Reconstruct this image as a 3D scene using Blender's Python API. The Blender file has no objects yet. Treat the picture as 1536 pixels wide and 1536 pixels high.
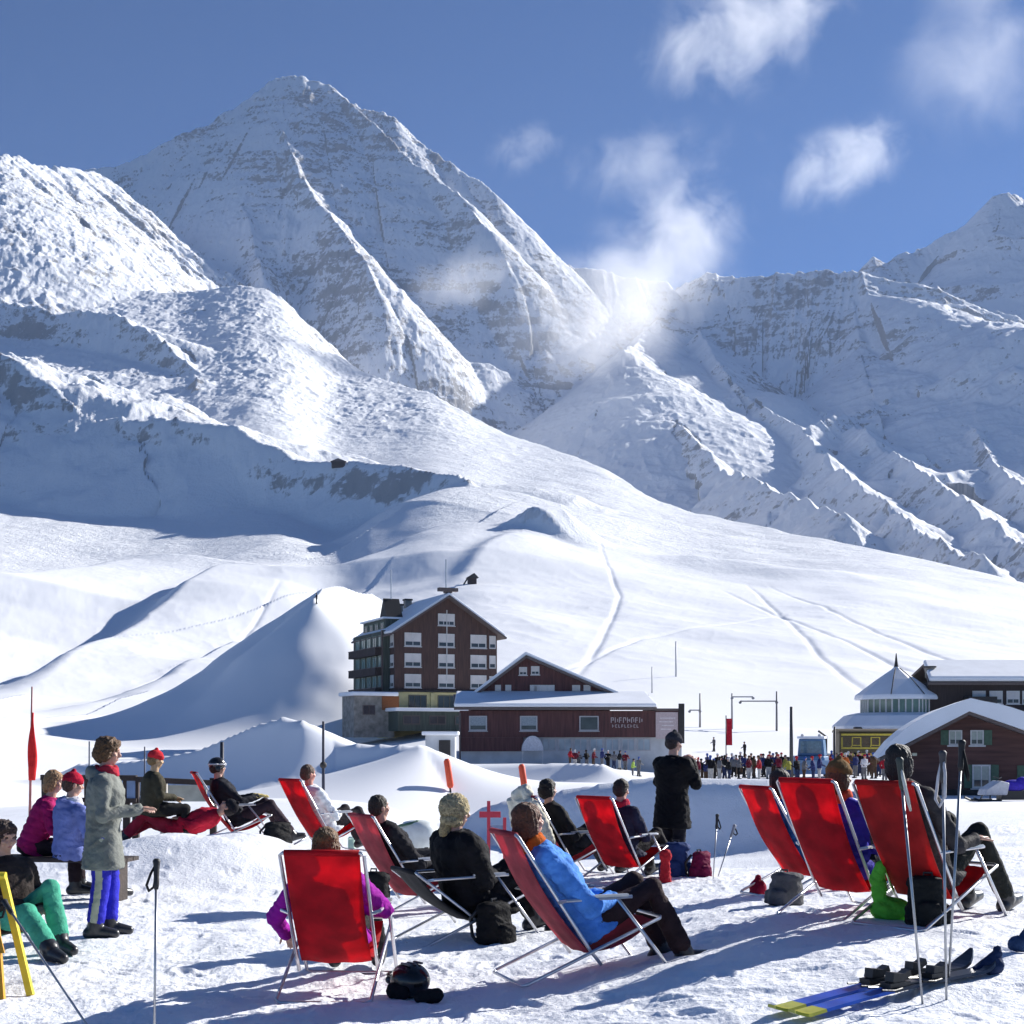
import bpy, bmesh, math, random
import numpy as np
from mathutils import Vector, Matrix
random.seed(7)
rng = np.random.default_rng(11)
R = math.radians
scene = bpy.context.scene
col = scene.collection
F, H, HOR, CX = 2000.0, 1.7, 1104.0, 768.0      # lens in photo pixels, eye height, horizon row, centre column
SUN_AZ, SUN_EL = R(53), R(27)

def tag(o, label=None, cat=None, group=None, kind=None):
    if label: o['label'] = label
    if cat: o['category'] = cat
    if group: o['group'] = group
    if kind: o['kind'] = kind
    return o

# ------------------------------------------------------------------ materials
def new_mat(name):
    m = bpy.data.materials.new(name); m.use_nodes = True
    nt = m.node_tree
    return m, nt, nt.nodes['Principled BSDF']

def N(nt, typ, **kw):
    n = nt.nodes.new(typ)
    for k, v in kw.items():
        if k.startswith('i_'):
            key = k[2:]
            key = int(key) if key.isdigit() else key.replace('_', ' ')
            n.inputs[key].default_value = v
        else: setattr(n, k, v)
    return n

def simple_mat(name, rgb, rough=0.6, metal=0.0, var=0.15, scale=8.0, bump=0.0, bscale=40.0, coord='Object'):
    """procedural paint, cloth or metal: base colour with a soft noise variation and an optional bump"""
    m, nt, b = new_mat(name)
    tc = N(nt, 'ShaderNodeTexCoord')
    nz = N(nt, 'ShaderNodeTexNoise', i_Scale=scale, i_Detail=4.0)
    nt.links.new(tc.outputs[coord], nz.inputs['Vector'])
    mr = N(nt, 'ShaderNodeMapRange', i_From_Min=0.3, i_From_Max=0.7, i_To_Min=1-var, i_To_Max=1+var)
    nt.links.new(nz.outputs['Fac'], mr.inputs['Value'])
    mx = N(nt, 'ShaderNodeVectorMath', operation='SCALE'); mx.inputs[0].default_value = rgb
    nt.links.new(mr.outputs['Result'], mx.inputs['Scale'])
    nt.links.new(mx.outputs['Vector'], b.inputs['Base Color'])
    b.inputs['Roughness'].default_value = rough; b.inputs['Metallic'].default_value = metal
    if bump:
        n2 = N(nt, 'ShaderNodeTexNoise', i_Scale=bscale, i_Detail=3.0)
        nt.links.new(tc.outputs[coord], n2.inputs['Vector'])
        bp = N(nt, 'ShaderNodeBump', i_Strength=bump, i_Distance=0.02)
        nt.links.new(n2.outputs['Fac'], bp.inputs['Height'])
        nt.links.new(bp.outputs['Normal'], b.inputs['Normal'])
    return m

# ------------------------------------------------------------------ value noise (numpy)
def _h(ix, iy, seed):
    n = (ix.astype(np.int64) * 374761393 + iy.astype(np.int64) * 668265263 + seed * 974634777) & 0x7fffffff
    n = ((n ^ (n >> 13)) * 1274126177) & 0x7fffffff
    n = (n ^ (n >> 16)) & 0xffff
    return n.astype(np.float32) / 32767.5 - 1.0
def vnoise(x, y, seed=0):
    x0 = np.floor(x); y0 = np.floor(y)
    fx = (x - x0).astype(np.float32); fy = (y - y0).astype(np.float32)
    fx = fx*fx*fx*(fx*(fx*6-15)+10); fy = fy*fy*fy*(fy*(fy*6-15)+10)
    a = _h(x0, y0, seed); b = _h(x0+1, y0, seed); c = _h(x0, y0+1, seed); d = _h(x0+1, y0+1, seed)
    return (a*(1-fx)+b*fx)*(1-fy) + (c*(1-fx)+d*fx)*fy
def fbm(x, y, oct=4, seed=0, gain=0.5):
    s = 0; a = 1.0; t = 0
    for o in range(oct):
        s = s + a*vnoise(x + 17.3*o, y - 9.1*o, seed+o); t += a; a *= gain
        x, y = 2*(.8*x-.6*y), 2*(.6*x+.8*y)
    return s/t
def ridged(x, y, oct=4, seed=0, gain=0.55):
    s = 0; a = 1.0; t = 0
    for o in range(oct):
        s = s + a*(1-2*np.abs(vnoise(x + 11.7*o, y + 5.3*o, seed+o))); t += a; a *= gain
        x, y = 2*(.8*x-.6*y), 2*(.6*x+.8*y)
    return s/t
def sstep(a, b, x):
    t = np.clip((x-a)/(b-a), 0, 1); return t*t*(3-2*t)

# ------------------------------------------------------------------ mesh builder
class MB:
    def __init__(s): s.v = []; s.f = []; s.m = []; s.cur = 0
    def mat(s, i): s.cur = i; return s
    def add(s, vs, fs):
        o = len(s.v); s.v += [tuple(v) for v in vs]
        s.f += [tuple(i+o for i in f) for f in fs]; s.m += [s.cur]*len(fs); return s
    def box(s, c, size, rz=0, rx=0, ry=0):
        hx, hy, hz = size[0]/2, size[1]/2, size[2]/2
        M = Matrix.Rotation(rz, 3, 'Z') @ Matrix.Rotation(ry, 3, 'Y') @ Matrix.Rotation(rx, 3, 'X')
        vs = [Vector(c) + M @ Vector((x*hx, y*hy, z*hz)) for z in (-1, 1) for y in (-1, 1) for x in (-1, 1)]
        return s.add(vs, [(0,2,3,1),(4,5,7,6),(0,1,5,4),(2,6,7,3),(0,4,6,2),(1,3,7,5)])
    def tube(s, pts, r, n=8, caps=True):
        pts = [Vector(p) for p in pts]
        rs = r if isinstance(r, (list, tuple)) else [r]*len(pts)
        rings = []; prev = None
        for i, p in enumerate(pts):
            a = pts[max(i-1, 0)]; b = pts[min(i+1, len(pts)-1)]
            t = (b-a).normalized()
            if prev is None:
                u = t.orthogonal().normalized()
            else:
                u = (prev - t*prev.dot(t)); u = u.normalized() if u.length > 1e-6 else t.orthogonal().normalized()
            prev = u; w = t.cross(u)
            rings.append([p + (u*math.cos(2*math.pi*k/n) + w*math.sin(2*math.pi*k/n))*rs[i] for k in range(n)])
        vs = [v for rg in rings for v in rg]; fs = []
        for i in range(len(rings)-1):
            for k in range(n):
                fs.append((i*n+k, i*n+(k+1) % n, (i+1)*n+(k+1) % n, (i+1)*n+k))
        if caps:
            fs.append(tuple(range(n-1, -1, -1))); fs.append(tuple((len(rings)-1)*n+k for k in range(n)))
        return s.add(vs, fs)
    def ell(s, c, rad, nu=12, nv=8, M=None):
        vs = []; fs = []
        for j in range(nv+1):
            th = math.pi*j/nv
            for i in range(nu):
                ph = 2*math.pi*i/nu
                v = Vector((rad[0]*math.sin(th)*math.cos(ph), rad[1]*math.sin(th)*math.sin(ph), rad[2]*math.cos(th)))
                if M is not None: v = M @ v
                vs.append(Vector(c)+v)
        for j in range(nv):
            for i in range(nu):
                a, b, c2, d = j*nu+i, (j+1)*nu+i, (j+1)*nu+(i+1) % nu, j*nu+(i+1) % nu
                if j == 0: fs.append((a, b, c2))
                elif j == nv-1: fs.append((a, b, d))
                else: fs.append((a, b, c2, d))
        return s.add(vs, fs)
    def loft(s, rings, caps=True):
        n = len(rings[0]); vs = [v for r in rings for v in r]; fs = []
        for i in range(len(rings)-1):
            for k in range(n):
                fs.append((i*n+k, i*n+(k+1) % n, (i+1)*n+(k+1) % n, (i+1)*n+k))
        if caps:
            fs.append(tuple(range(n-1, -1, -1))); fs.append(tuple((len(rings)-1)*n+k for k in range(n)))
        return s.add(vs, fs)
    def prism(s, poly, h0, h1, axis='y', M=None):
        """closed polygon in the plane across an axis, pushed from h0 to h1"""
        n = len(poly)
        def mk(p, h):
            v = {'y': (p[0], h, p[1]), 'x': (h, p[0], p[1]), 'z': (p[0], p[1], h)}[axis]
            return M @ Vector(v) if M is not None else Vector(v)
        vs = [mk(p, h0) for p in poly] + [mk(p, h1) for p in poly]
        fs = [(i, (i+1) % n, n+(i+1) % n, n+i) for i in range(n)] + [tuple(range(n-1, -1, -1)), tuple(range(n, 2*n))]
        return s.add(vs, fs)
    def build(s, name, mats, parent=None, smooth=False, loc=None, fix=True):
        me = bpy.data.meshes.new(name); me.from_pydata(s.v, [], s.f)
        for m in (mats if isinstance(mats, (list, tuple)) else [mats]): me.materials.append(m)
        if any(s.m): me.polygons.foreach_set('material_index', s.m)
        if fix:
            bm = bmesh.new(); bm.from_mesh(me); bmesh.ops.recalc_face_normals(bm, faces=bm.faces); bm.to_mesh(me); bm.free()
        if smooth:
            me.polygons.foreach_set('use_smooth', [True]*len(me.polygons))
        me.update()
        o = bpy.data.objects.new(name, me); col.objects.link(o)
        if parent is not None: o.parent = parent
        if loc is not None: o.location = loc
        return o

def empty(name, loc, rz=0, label=None, cat=None, group=None):
    o = bpy.data.objects.new(name, None); col.objects.link(o)
    o.empty_display_size = 0.3
    o.location = loc; o.rotation_euler = (0, 0, rz)
    return tag(o, label, cat, group)

def P(px, py, d):
    return Vector(((px-CX)/F*d, d, H+(HOR-py)/F*d))

# ------------------------------------------------------------------ camera, world, sun
cam = bpy.data.cameras.new('camera'); camo = bpy.data.objects.new('camera', cam); col.objects.link(camo)
camo.location = (0, 0, H); camo.rotation_euler = (R(90), 0, 0)
cam.sensor_width = 36; cam.lens = 36*F/1536; cam.shift_y = (HOR-768)/1536
cam.clip_start = 0.1; cam.clip_end = 30000
scene.camera = camo

w = bpy.data.worlds.new('World'); scene.world = w; w.use_nodes = True
bgn = w.node_tree.nodes['Background']
sky = w.node_tree.nodes.new('ShaderNodeTexSky'); sky.sky_type = 'NISHITA'; sky.sun_disc = False
sky.sun_elevation = SUN_EL; sky.sun_rotation = SUN_AZ; sky.altitude = 3000; sky.air_density = 1.0; sky.dust_density = 0.1; sky.ozone_density = 9.0
w.node_tree.links.new(sky.outputs['Color'], bgn.inputs['Color']); bgn.inputs['Strength'].default_value = 0.062
sl = bpy.data.lights.new('sun', 'SUN'); sl.energy = 5.0; sl.angle = R(0.53); sl.color = (1.0, 0.965, 0.91)
so = bpy.data.objects.new('sun', sl); col.objects.link(so)
sdir = Vector((math.sin(SUN_AZ)*math.cos(SUN_EL), math.cos(SUN_AZ)*math.cos(SUN_EL), math.sin(SUN_EL)))
so.rotation_euler = (-sdir).to_track_quat('-Z', 'Y').to_euler(); so.location = sdir*50
scene.view_settings.view_transform = 'Standard'; scene.view_settings.look = 'None'; scene.view_settings.gamma = 1
scene.view_settings.exposure = 0.80
scene.render.engine = 'CYCLES'
scene.cycles.max_bounces = 8; scene.cycles.diffuse_bounces = 5; scene.cycles.transparent_max_bounces = 16
scene.cycles.volume_bounces = 5
scene.cycles.use_denoising = True
# ------------------------------------------------------------------ terrain
TPX = np.array([-700,-200, 100, 350, 550, 720, 900,1150,1400,1700,2300], float)
TD  = np.array([2.5, 5, 8, 11, 14, 17, 20, 25, 30, 36, 45, 70, 100, 130, 165, 200], float)
TZ = np.array([
 [0,0,0,0,0,0,0,0.05,0.10,0.15,0.2],            # 2.5
 [0,0,0,0,0,0,0,0.08,0.15,0.2,0.2],             # 5
 [0,0,0,0,0,0,0.08,0.24,0.30,0.32,0.3],          # 8
 [0,0,0,0,0,0,0.08,0.25,0.31,0.34,0.35],        # 11
 [.1,.1,.05,0,-.1,-.1,-.02,0.10,0.25,0.3,0.3],  # 14
 [.1,.1,.12,.1,-.05,-.08,-.04,0,0.2,0.25,0.3],  # 17
 [.1,.1,.12,.12,-.05,-.2,-.35,-.35,.1,.2,.3],   # 20
 [-.2,-.3,-.3,-.3,-.7,-1.2,-1.3,-1.2,-.1,.1,.2],# 25
 [-.5,-.6,-.7,-.8,-1.2,-1.6,-1.6,-1.5,-.4,-.1,.1],# 30
 [-.9,-.8,-.6,-.6,-.8,-1.3,-1.3,-1.2,-.6,-.4,-.2],# 36
 [-1.2,-1.0,-.6,-.45,-.6,-1.5,-1.3,-1.2,-.8,-.7,-.6],# 45
 [-1.2,-1.6,-2.4,-2.8,-3.0,-3.0,-1.5,-1.3,-1.25,-1.2,-1.1],# 70
 [-.8,-1.2,-2.2,-3.2,-4.0,-4.6,-2.0,-1.3,-1.2,-1.2,-1.2],# 100
 [1,0,-1.2,-1.6,-1.6,-1.5,-1.6,-1.2,-.8,-.6,-.4],  # 130
 [5,3,0,0,.6,2.0,.6,0,-.2,-.1,.1],            # 165
 [10,8,3.5,3,4,6,4.5,3.2,2.2,2.2,2.4],            # 200
])
def cubw(t):
    return (-.5*t+t*t-.5*t**3, 1-2.5*t*t+1.5*t**3, .5*t+2*t*t-1.5*t**3, -.5*t*t+.5*t**3)
def table(px, d):
    u = np.interp(px, TPX, np.arange(len(TPX))); v = np.interp(np.log(d), np.log(TD), np.arange(len(TD)))
    iu = np.clip(np.floor(u).astype(int), 0, len(TPX)-2); iv = np.clip(np.floor(v).astype(int), 0, len(TD)-2)
    wu = cubw(u-iu); wv = cubw(v-iv); z = 0
    for a in range(4):
        ra = np.clip(iv+a-1, 0, len(TD)-1); row = 0
        for b in range(4):
            row = row + wu[b]*TZ[ra, np.clip(iu+b-1, 0, len(TPX)-1)]
        z = z + wv[a]*row
    return z
# crest of the lit lower slopes (column, row, distance) and the steepness exponent of the slope below it
CR = np.array([(-700,420,3000,2.0),(0,425,3000,2.0),(260,440,3000,2.0),(420,449,2950,1.9),(500,531,2750,1.8),(560,566,2600,1.6),(640,592,2400,1.45),
 (760,652,2150,1.25),(900,703,1850,1.1),(990,750,1600,1.0),(1130,790,1350,.95),(1300,820,1150,.9),(1440,852,1000,.9),(1600,895,850,.9),(2300,980,650,.9)])
def sinterp(x, X, Y):
    m = np.gradient(Y, X); i = np.clip(np.searchsorted(X, x)-1, 0, len(X)-2)
    h = X[i+1]-X[i]; t = np.clip((x-X[i])/h, 0, 1)
    return (1+2*t)*(1-t)**2*Y[i] + t*(1-t)**2*h*m[i] + t*t*(3-2*t)*Y[i+1] + t*t*(t-1)*h*m[i+1]
def base(px, d):
    z200 = table(px, np.minimum(d, 200.0))
    py200 = HOR - (table(px, np.full_like(d, 200.0)) - H)*F/200
    pyc = sinterp(px, CR[:,0], CR[:,1]); Dc = sinterp(px, CR[:,0], CR[:,2]); e = sinterp(px, CR[:,0], CR[:,3])
    t = np.clip(np.log(np.maximum(d, 200)/200)/np.log(Dc/200), 0, 1)
    py = py200 + (pyc-py200)*t**e
    zf = H + (HOR-py)*np.minimum(np.maximum(d, 200), Dc)/F
    zf = zf - np.minimum(np.maximum(d-Dc, 0)*0.6, 420)
    return np.where(d <= 200, z200, zf)

# ridges: list of (px,py,dist), near/left slope, right/far slope (left = left hand when walking along the line), gully size
def ridge(pts, kl, kr, gul=0.0, gs=140.0, conc=0.25, cl=0):
    return dict(p=np.array([tuple(P(*q)) for q in pts]), kl=kl, kr=kr, g=gul, gs=gs, c=conc, cl=cl)
RID = [
 # ---- village scale
 ridge([(470,893,206),(484,884,215),(520,882,226),(560,886,236)], .66, .8, 0, conc=.0),
 ridge([(120,1166,112),(200,1152,108),(300,1122,104),(340,1100,102),(385,1078,99),(425,1066,97.5),(455,1072,97),(495,1106,96.5),(560,1108,95.5),(636,1109,94),(650,1142,100),(672,1156,114),(700,1160,121),(780,1161,121),(850,1163,120),(905,1168,116)], .38, 1.15, 0, conc=.0),
 ridge([(690,1222,38.5),(760,1200,38),(820,1189,37.5),(880,1178,37),(990,1164,36),(1150,1167,36),(1230,1182,36),(1290,1205,35.5)], .13, 1.15, 0, conc=.0),
 # ---- rock step on the left
 ridge([(-500,545,1650),(0,532,1560),(60,570,1520),(130,630,1470),(250,630,1440),(345,638,1420),(440,690,1365),(600,700,1280),(702,716,1220)], .10, 1.0, .10, 60, conc=.25, cl=20),
 ridge([(-300,440,2700),(0,458,2600),(80,465,2560),(170,468,2500),(215,500,2440),(300,560,2280),(285,625,2000)], .25, 1.3, .16, 45, conc=.2),
 ridge([(-300,560,2100),(0,548,2050),(120,560,2020),(200,590,1960),(245,622,1900)], .2, 1.25, .14, 40, conc=.2),
 # ---- left lit shoulder, running down to the glacier
 ridge([(-700,270,2500),(-300,255,2900),(0,236,3350),(40,250,3450),(90,256,3600),(150,262,3760),(168,345,3700),(212,410,3450),(255,441,3200),(420,447,2960)], 1.0, .82, .13, 75, conc=.0),
 ridge([(60,262,3480),(110,340,3250),(150,400,3050),(180,470,2850),(235,520,2650),(290,575,2400)], .75, 1.0, .13, 60, conc=0),
 ridge([(0,250,3350),(20,340,3120),(60,420,2900),(70,450,2750)], .7, 1.0, .13, 60, conc=0),
 # ---- main skyline
 ridge([(-700,300,4500),(0,260,4350),(90,262,4300),(150,252,4300),(200,240,4300),(260,210,4350),(320,185,4400),(360,160,4450),(385,140,4480),(410,122,4500),(425,117,4500),(460,122,4510),(490,130,4510),(530,155,4490),(590,182,4450),(620,206,4420),(680,246,4360),(740,290,4290),(770,320,4250),(800,360,4200),(818,381,4180),(870,404,4190),(930,416,4210),(1000,424,4260)], .9, 1.3, .10, 80, conc=.08),
 ridge([(880,470,4700),(1000,440,4600),(1060,412,4600),(1100,415,4600),(1130,418,4650),(1180,425,4700),(1290,420,4800),(1310,384,4850),(1332,393,4850),(1380,376,4900),(1430,350,4900),(1470,320,4900),(1490,295,4900),(1510,291,4900),(1536,300,4950),(1650,250,5000),(1850,330,5000),(2300,420,5000)], .9, 1.2, .12, 110, conc=.15),
 # ---- summit rib and its neighbours
 ridge([(390,140,4470),(410,180,4340),(430,216,4220),(450,262,4080),(480,310,3930),(515,350,3800),(545,392,3680),(565,430,3570)], .72, 1.25, .14, 70, conc=-1.2),
 ridge([(500,136,4500),(560,188,4390),(600,226,4310),(652,266,4220),(690,296,4130),(722,338,4030),(760,392,3930)], .7, 1.3, .08, 80, conc=-1.2),
 ridge([(300,250,4250),(345,290,4080),(370,322,3950),(384,378,3760),(396,420,3600)], .8, 1.1, .12, 70, conc=-1.2),
 # ---- the saddle with its rock tower, and the ice field behind
 ridge([(1010,440,4350),(1060,418,4250),(1130,416,4200),(1220,411,4150),(1290,406,4100),(1300,440,4000),(1318,470,3950),(1346,488,3900),(1420,493,3900),(1500,497,3900),(1620,500,3900),(2200,520,3900)], .35, 1.35, .22, 110, conc=.2),
 ridge([(1280,455,4020),(1290,520,3800),(1300,580,3600),(1240,615,3450),(1180,650,3300)], .5, .9, .15, 90),
 # ---- spurs of the right valley wall
 ridge([(1010,455,4250),(965,500,3850),(936,532,3560),(958,572,3400),(1005,625,3150),(1080,702,2800),(1180,748,2450),(1268,778,2220)], .68, .85, .08, 60, conc=.15),
 ridge([(1050,500,3900),(1085,560,3600),(1140,610,3330),(1200,640,3150),(1250,700,2800),(1330,765,2350),(1400,812,2020),(1480,850,1800)], .6, .95, .22, 80, conc=.2),
 ridge([(1420,560,3600),(1300,616,3300),(1212,642,3120)], 1.1, .5, .05, 90),
 ridge([(1420,660,3150),(1460,650,3050),(1500,700,2750),(1560,760,2400),(1620,830,2000)], .6, .95, .3, 70),
 ridge([(1280,640,3150),(1350,690,2850),(1430,740,2500),(1510,800,2150),(1580,850,1900)], .6, .8, .25, 60),
]
# bumps added on the slopes: (px,d) line, height, left width, right width
ADD = [
 ([(40,330),(130,450),(230,590),(330,740),(420,850)], 15, 14, 70),
 ([(225,300),(330,410),(430,540),(520,640)], 7, 8, 70),
 ([(-100,600),(60,720),(180,860),(300,980)], 26, 40, 120),
 ([(480,700),(600,830),(700,980)], 16, 40, 120),
 ([(790,880),(830,900),(862,905)], 17, 22, 26),
 ([(690,640),(740,760),(780,860)], 5, 10, 50),
 ([(100,240),(200,300),(300,380)], 3, 10, 40),
 ([(560,1100),(640,1150),(740,1250)], 22, 60, 120),
 ([(1000,900),(1130,860),(1300,800)], 6, 40, 40),
 ([(205,16.0),(260,16.8),(320,16.6),(410,17.9)], .33, 1.2, 1.3),
 ([(1560,240),(1400,330),(1240,470),(1080,690)], -.5, 1.1, 1.1), ([(1600,260),(1470,360),(1290,520),(1150,760)], -.5, 1.2, 1.2), ([(820,300),(960,420),(1180,560),(1400,640)], -.45, 1.1, 1.1), ([(1340,230),(1260,330),(1190,500),(1120,760)], -.5, 1.2, 1.2), ([(840,260),(900,400),(930,600),(900,900)], -.5, 1.2, 1.2),
 ([(60,260),(180,340),(330,480),(420,700)], -.5, 1.2, 1.2),
]
def seg_eval(A, B, x, y):
    ax, ay, az = A; bx, by, bz = B
    dx, dy = bx-ax, by-ay; L2 = dx*dx+dy*dy
    t = np.clip(((x-ax)*dx+(y-ay)*dy)/L2, 0, 1)
    qx = ax+t*dx; qy = ay+t*dy
    dist = np.sqrt((x-qx)**2+(y-qy)**2)
    side = dx*(y-ay)-dy*(x-ax)          # >0 left of the walking direction
    return dist, side, t, math.sqrt(L2), az+t*(bz-az)

TS = np.arange(0, 9000, 3.0)
def height(px, d, detail=True):
    x = ((px-CX)/F*d).astype(np.float32); y = d.astype(np.float32)
    b = base(px, d); z = b.copy()
    for line, A, wl, wr in ADD:
        q = [((p-CX)/F*dd, dd, 0) for p, dd in line]
        best = np.zeros_like(z)
        tot = sum(math.hypot(q[i+1][0]-q[i][0], q[i+1][1]-q[i][1]) for i in range(len(q)-1)); s0 = 0
        for i in range(len(q)-1):
            dist, side, t, L, _ = seg_eval(q[i], q[i+1], x, y)
            wd = np.where(side > 0, wl, wr)
            s = (s0+t*L)/tot; s0 += L
            prof = np.exp(-(dist/wd)**2)*np.clip(np.minimum(s, 1-s)*4+.25, 0, 1)
            best = np.maximum(best, prof)
        z = z + A*best
    if detail:
        wv = sstep(150, 500, d)
        z = z + wv*(5.0*fbm(x/160, y/230, 3, 5) + 1.2*fbm(x/38, y/60, 2, 8) + .22*ridged(x/11+.3*y/11, y/17, 3, 9)*sstep(1100, 500, d))
        far = sstep(900, 1600, d)
        warp = 18*fbm(x/120, y/120, 3, 31)
    for i0, r in enumerate(RID):
        p = r['p']
        if d.max() < p[:,1].min()-420: continue
        best = np.full_like(z, -1e6); bs = np.zeros_like(z); bd = np.zeros_like(z); bside = np.zeros_like(z)
        s0 = 0.0
        for i in range(len(p)-1):
            dist, side, t, L, zr = seg_eval(p[i], p[i+1], x, y)
            if detail and p[i,1] > 2000:       # broken, toothed crest
                sc_ = s0+t*L; zr = zr + np.interp(sc_, TS, 15*fbm(TS/95, TS*0+i0, 3, 301) + 7*ridged(TS/34, TS*0+i0, 2, 305))
            elif detail and p[i,1] > 150:
                sc_ = s0+t*L; zr = zr + np.interp(sc_, TS, .8*fbm(TS/14, TS*0+i0, 3, 301))
            rr = side/(L*np.maximum(dist, 1e-3))
            kl, kr = r['kl'], r['kr']; kmx = max(kl, kr, .7)
            sc = .25*p[i, 1]
            if kl < .6: kl = kl + (.6-kl)*sstep(.4*sc, 1.6*sc, dist)
            wgt = sstep(-1, 1, rr); wgt0 = 1-wgt
            k = kr + (kl-kr)*wgt
            if i == 0: k = k + (kmx-k)*sstep(.5, .0, t)
            if i == len(p)-2: k = k + (kmx-k)*sstep(.5, 1., t)
            c = zr - k*dist*(1-r['c']*dist/(dist+500))
            if r['cl']: c = c - r['cl']*sstep(0, 30, dist+9*fbm(x/14, y/14, 2, 77))*wgt0*(.55+.9*np.abs(fbm(x/90, y/90, 2, 78)))
            m = c > best
            best = np.where(m, c, best); bs = np.where(m, s0+t*L, bs); bd = np.where(m, dist, bd); bside = np.where(m, side, bside)
            s0 += L
        if detail and 150 < p[0,1] < 400: best = best + 1.6*fbm(x/16, y/16, 3, 311)*sstep(1, 10, bd)
        if detail and r['g'] > 0:
            sg = bs/r['gs']
            g = ridged(sg + bd*0.0012 + warp*0.01, bd/420.0 + (bside > 0)*37.0, 5 if r['gs'] > 50 else 3, int(p[0,0]) % 97)
            best = best + (g-0.35)*np.minimum(bd, 260)*r['g']
        if r['kl'] < .3 and p[0,1] < 400:        # village scale: soft join
            kk = .7 if p[0,1] < 60 else 1.6 if p[0,1] < 150 else 3.0
            hh = np.clip(.5+.5*(best-z)/kk, 0, 1); z = z*(1-hh)+best*hh + kk*hh*(1-hh)*.5
        else:
            kk = 10.0
            hh = np.clip(.5+.5*(best-z)/kk, 0, 1); z = z*(1-hh)+best*hh + kk*hh*(1-hh)*.5
    if detail:
        z = z + far*np.where(d < 2200, 6*ridged(x/45, y/45, 4, 64)*sstep(12, 45, z-b), 0)
        rough = far*np.clip(sstep(8, 120, z-b) + .55*(1-sstep(500, 900, px))*sstep(1500, 2300, d) + .10, 0, 1)
        z = z + rough*(5*ridged(x/150, y/210, 5, 61, .55) + 3.5*ridged(x/34, y/40, 3, 71) + sstep(900, 600, px)*sstep(1500, 2200, d)*(5.5*ridged(x/46, y/60, 4, 73, .6)+2.5*ridged(x/13, y/15, 3, 75)))
    return z
def footprints(x, y):
    cs = .42; cx = np.floor(x/cs); cy = np.floor(y/cs); out = np.zeros_like(x, dtype=np.float32)
    for i in (-1, 0, 1):
        for j in (-1, 0, 1):
            gx, gy = cx+i, cy+j
            ox = (gx+.5+.45*_h(gx, gy, 201))*cs; oy = (gy+.5+.45*_h(gx, gy, 202))*cs
            an = _h(gx, gy, 203)*3.14; on = _h(gx, gy, 204)
            dx, dy = x-ox, y-oy; ca, sa = np.cos(an), np.sin(an)
            u = (dx*ca+dy*sa)/.16; v = (-dx*sa+dy*ca)/.065
            q = np.sqrt(u*u+v*v)
            p = -sstep(1.0, .65, q) + .45*np.exp(-((q-1.25)/.25)**2)
            out = out + np.where(on > -.2, p*(.5+.5*np.abs(on)), 0)
    return out
def near_detail(x, y):
    tr = .5+.5*fbm(x/2.2, y/2.2, 2, 91)
    return (.016*footprints(x, y)*sstep(30, 12, y) + 0.030*fbm(x/.55, y/.55, 3, 41) + 0.020*tr*ridged(x/.16, y/.19, 3, 51) + .02*fbm(x/1.7, y/1.7, 2, 81))*sstep(45, 18, y)

def zat(x, y):
    d = np.array([float(y)]); px = CX + F*np.array([float(x)])/d
    return float(height(px, d, True)[0])

def grid_mesh(name, pxs, ds, zfun, mats):
    PX, D = np.meshgrid(pxs, ds)
    px = PX.ravel(); d = D.ravel()
    z = zfun(px, d); x = (px-CX)/F*d
    nc, nr = len(pxs), len(ds)
    me = bpy.data.meshes.new(name)
    me.vertices.add(nc*nr); me.vertices.foreach_set('co', np.stack([x, d, z], 1).astype(np.float32).ravel())
    i = np.arange((nr-1)*(nc-1)); r = i//(nc-1); c = i % (nc-1); a = r*nc+c
    idx = np.stack([a, a+1, a+nc+1, a+nc], 1).astype(np.int32).ravel()
    nf = len(i)
    me.loops.add(nf*4); me.loops.foreach_set('vertex_index', idx)
    me.polygons.add(nf); me.polygons.foreach_set('loop_start', np.arange(0, nf*4, 4, dtype=np.int32))
    me.polygons.foreach_set('use_smooth', np.ones(nf, bool))
    me.update(); me.validate()
    for m in mats: me.materials.append(m)
    o = bpy.data.objects.new(name, me); col.objects.link(o)
    return o

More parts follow.
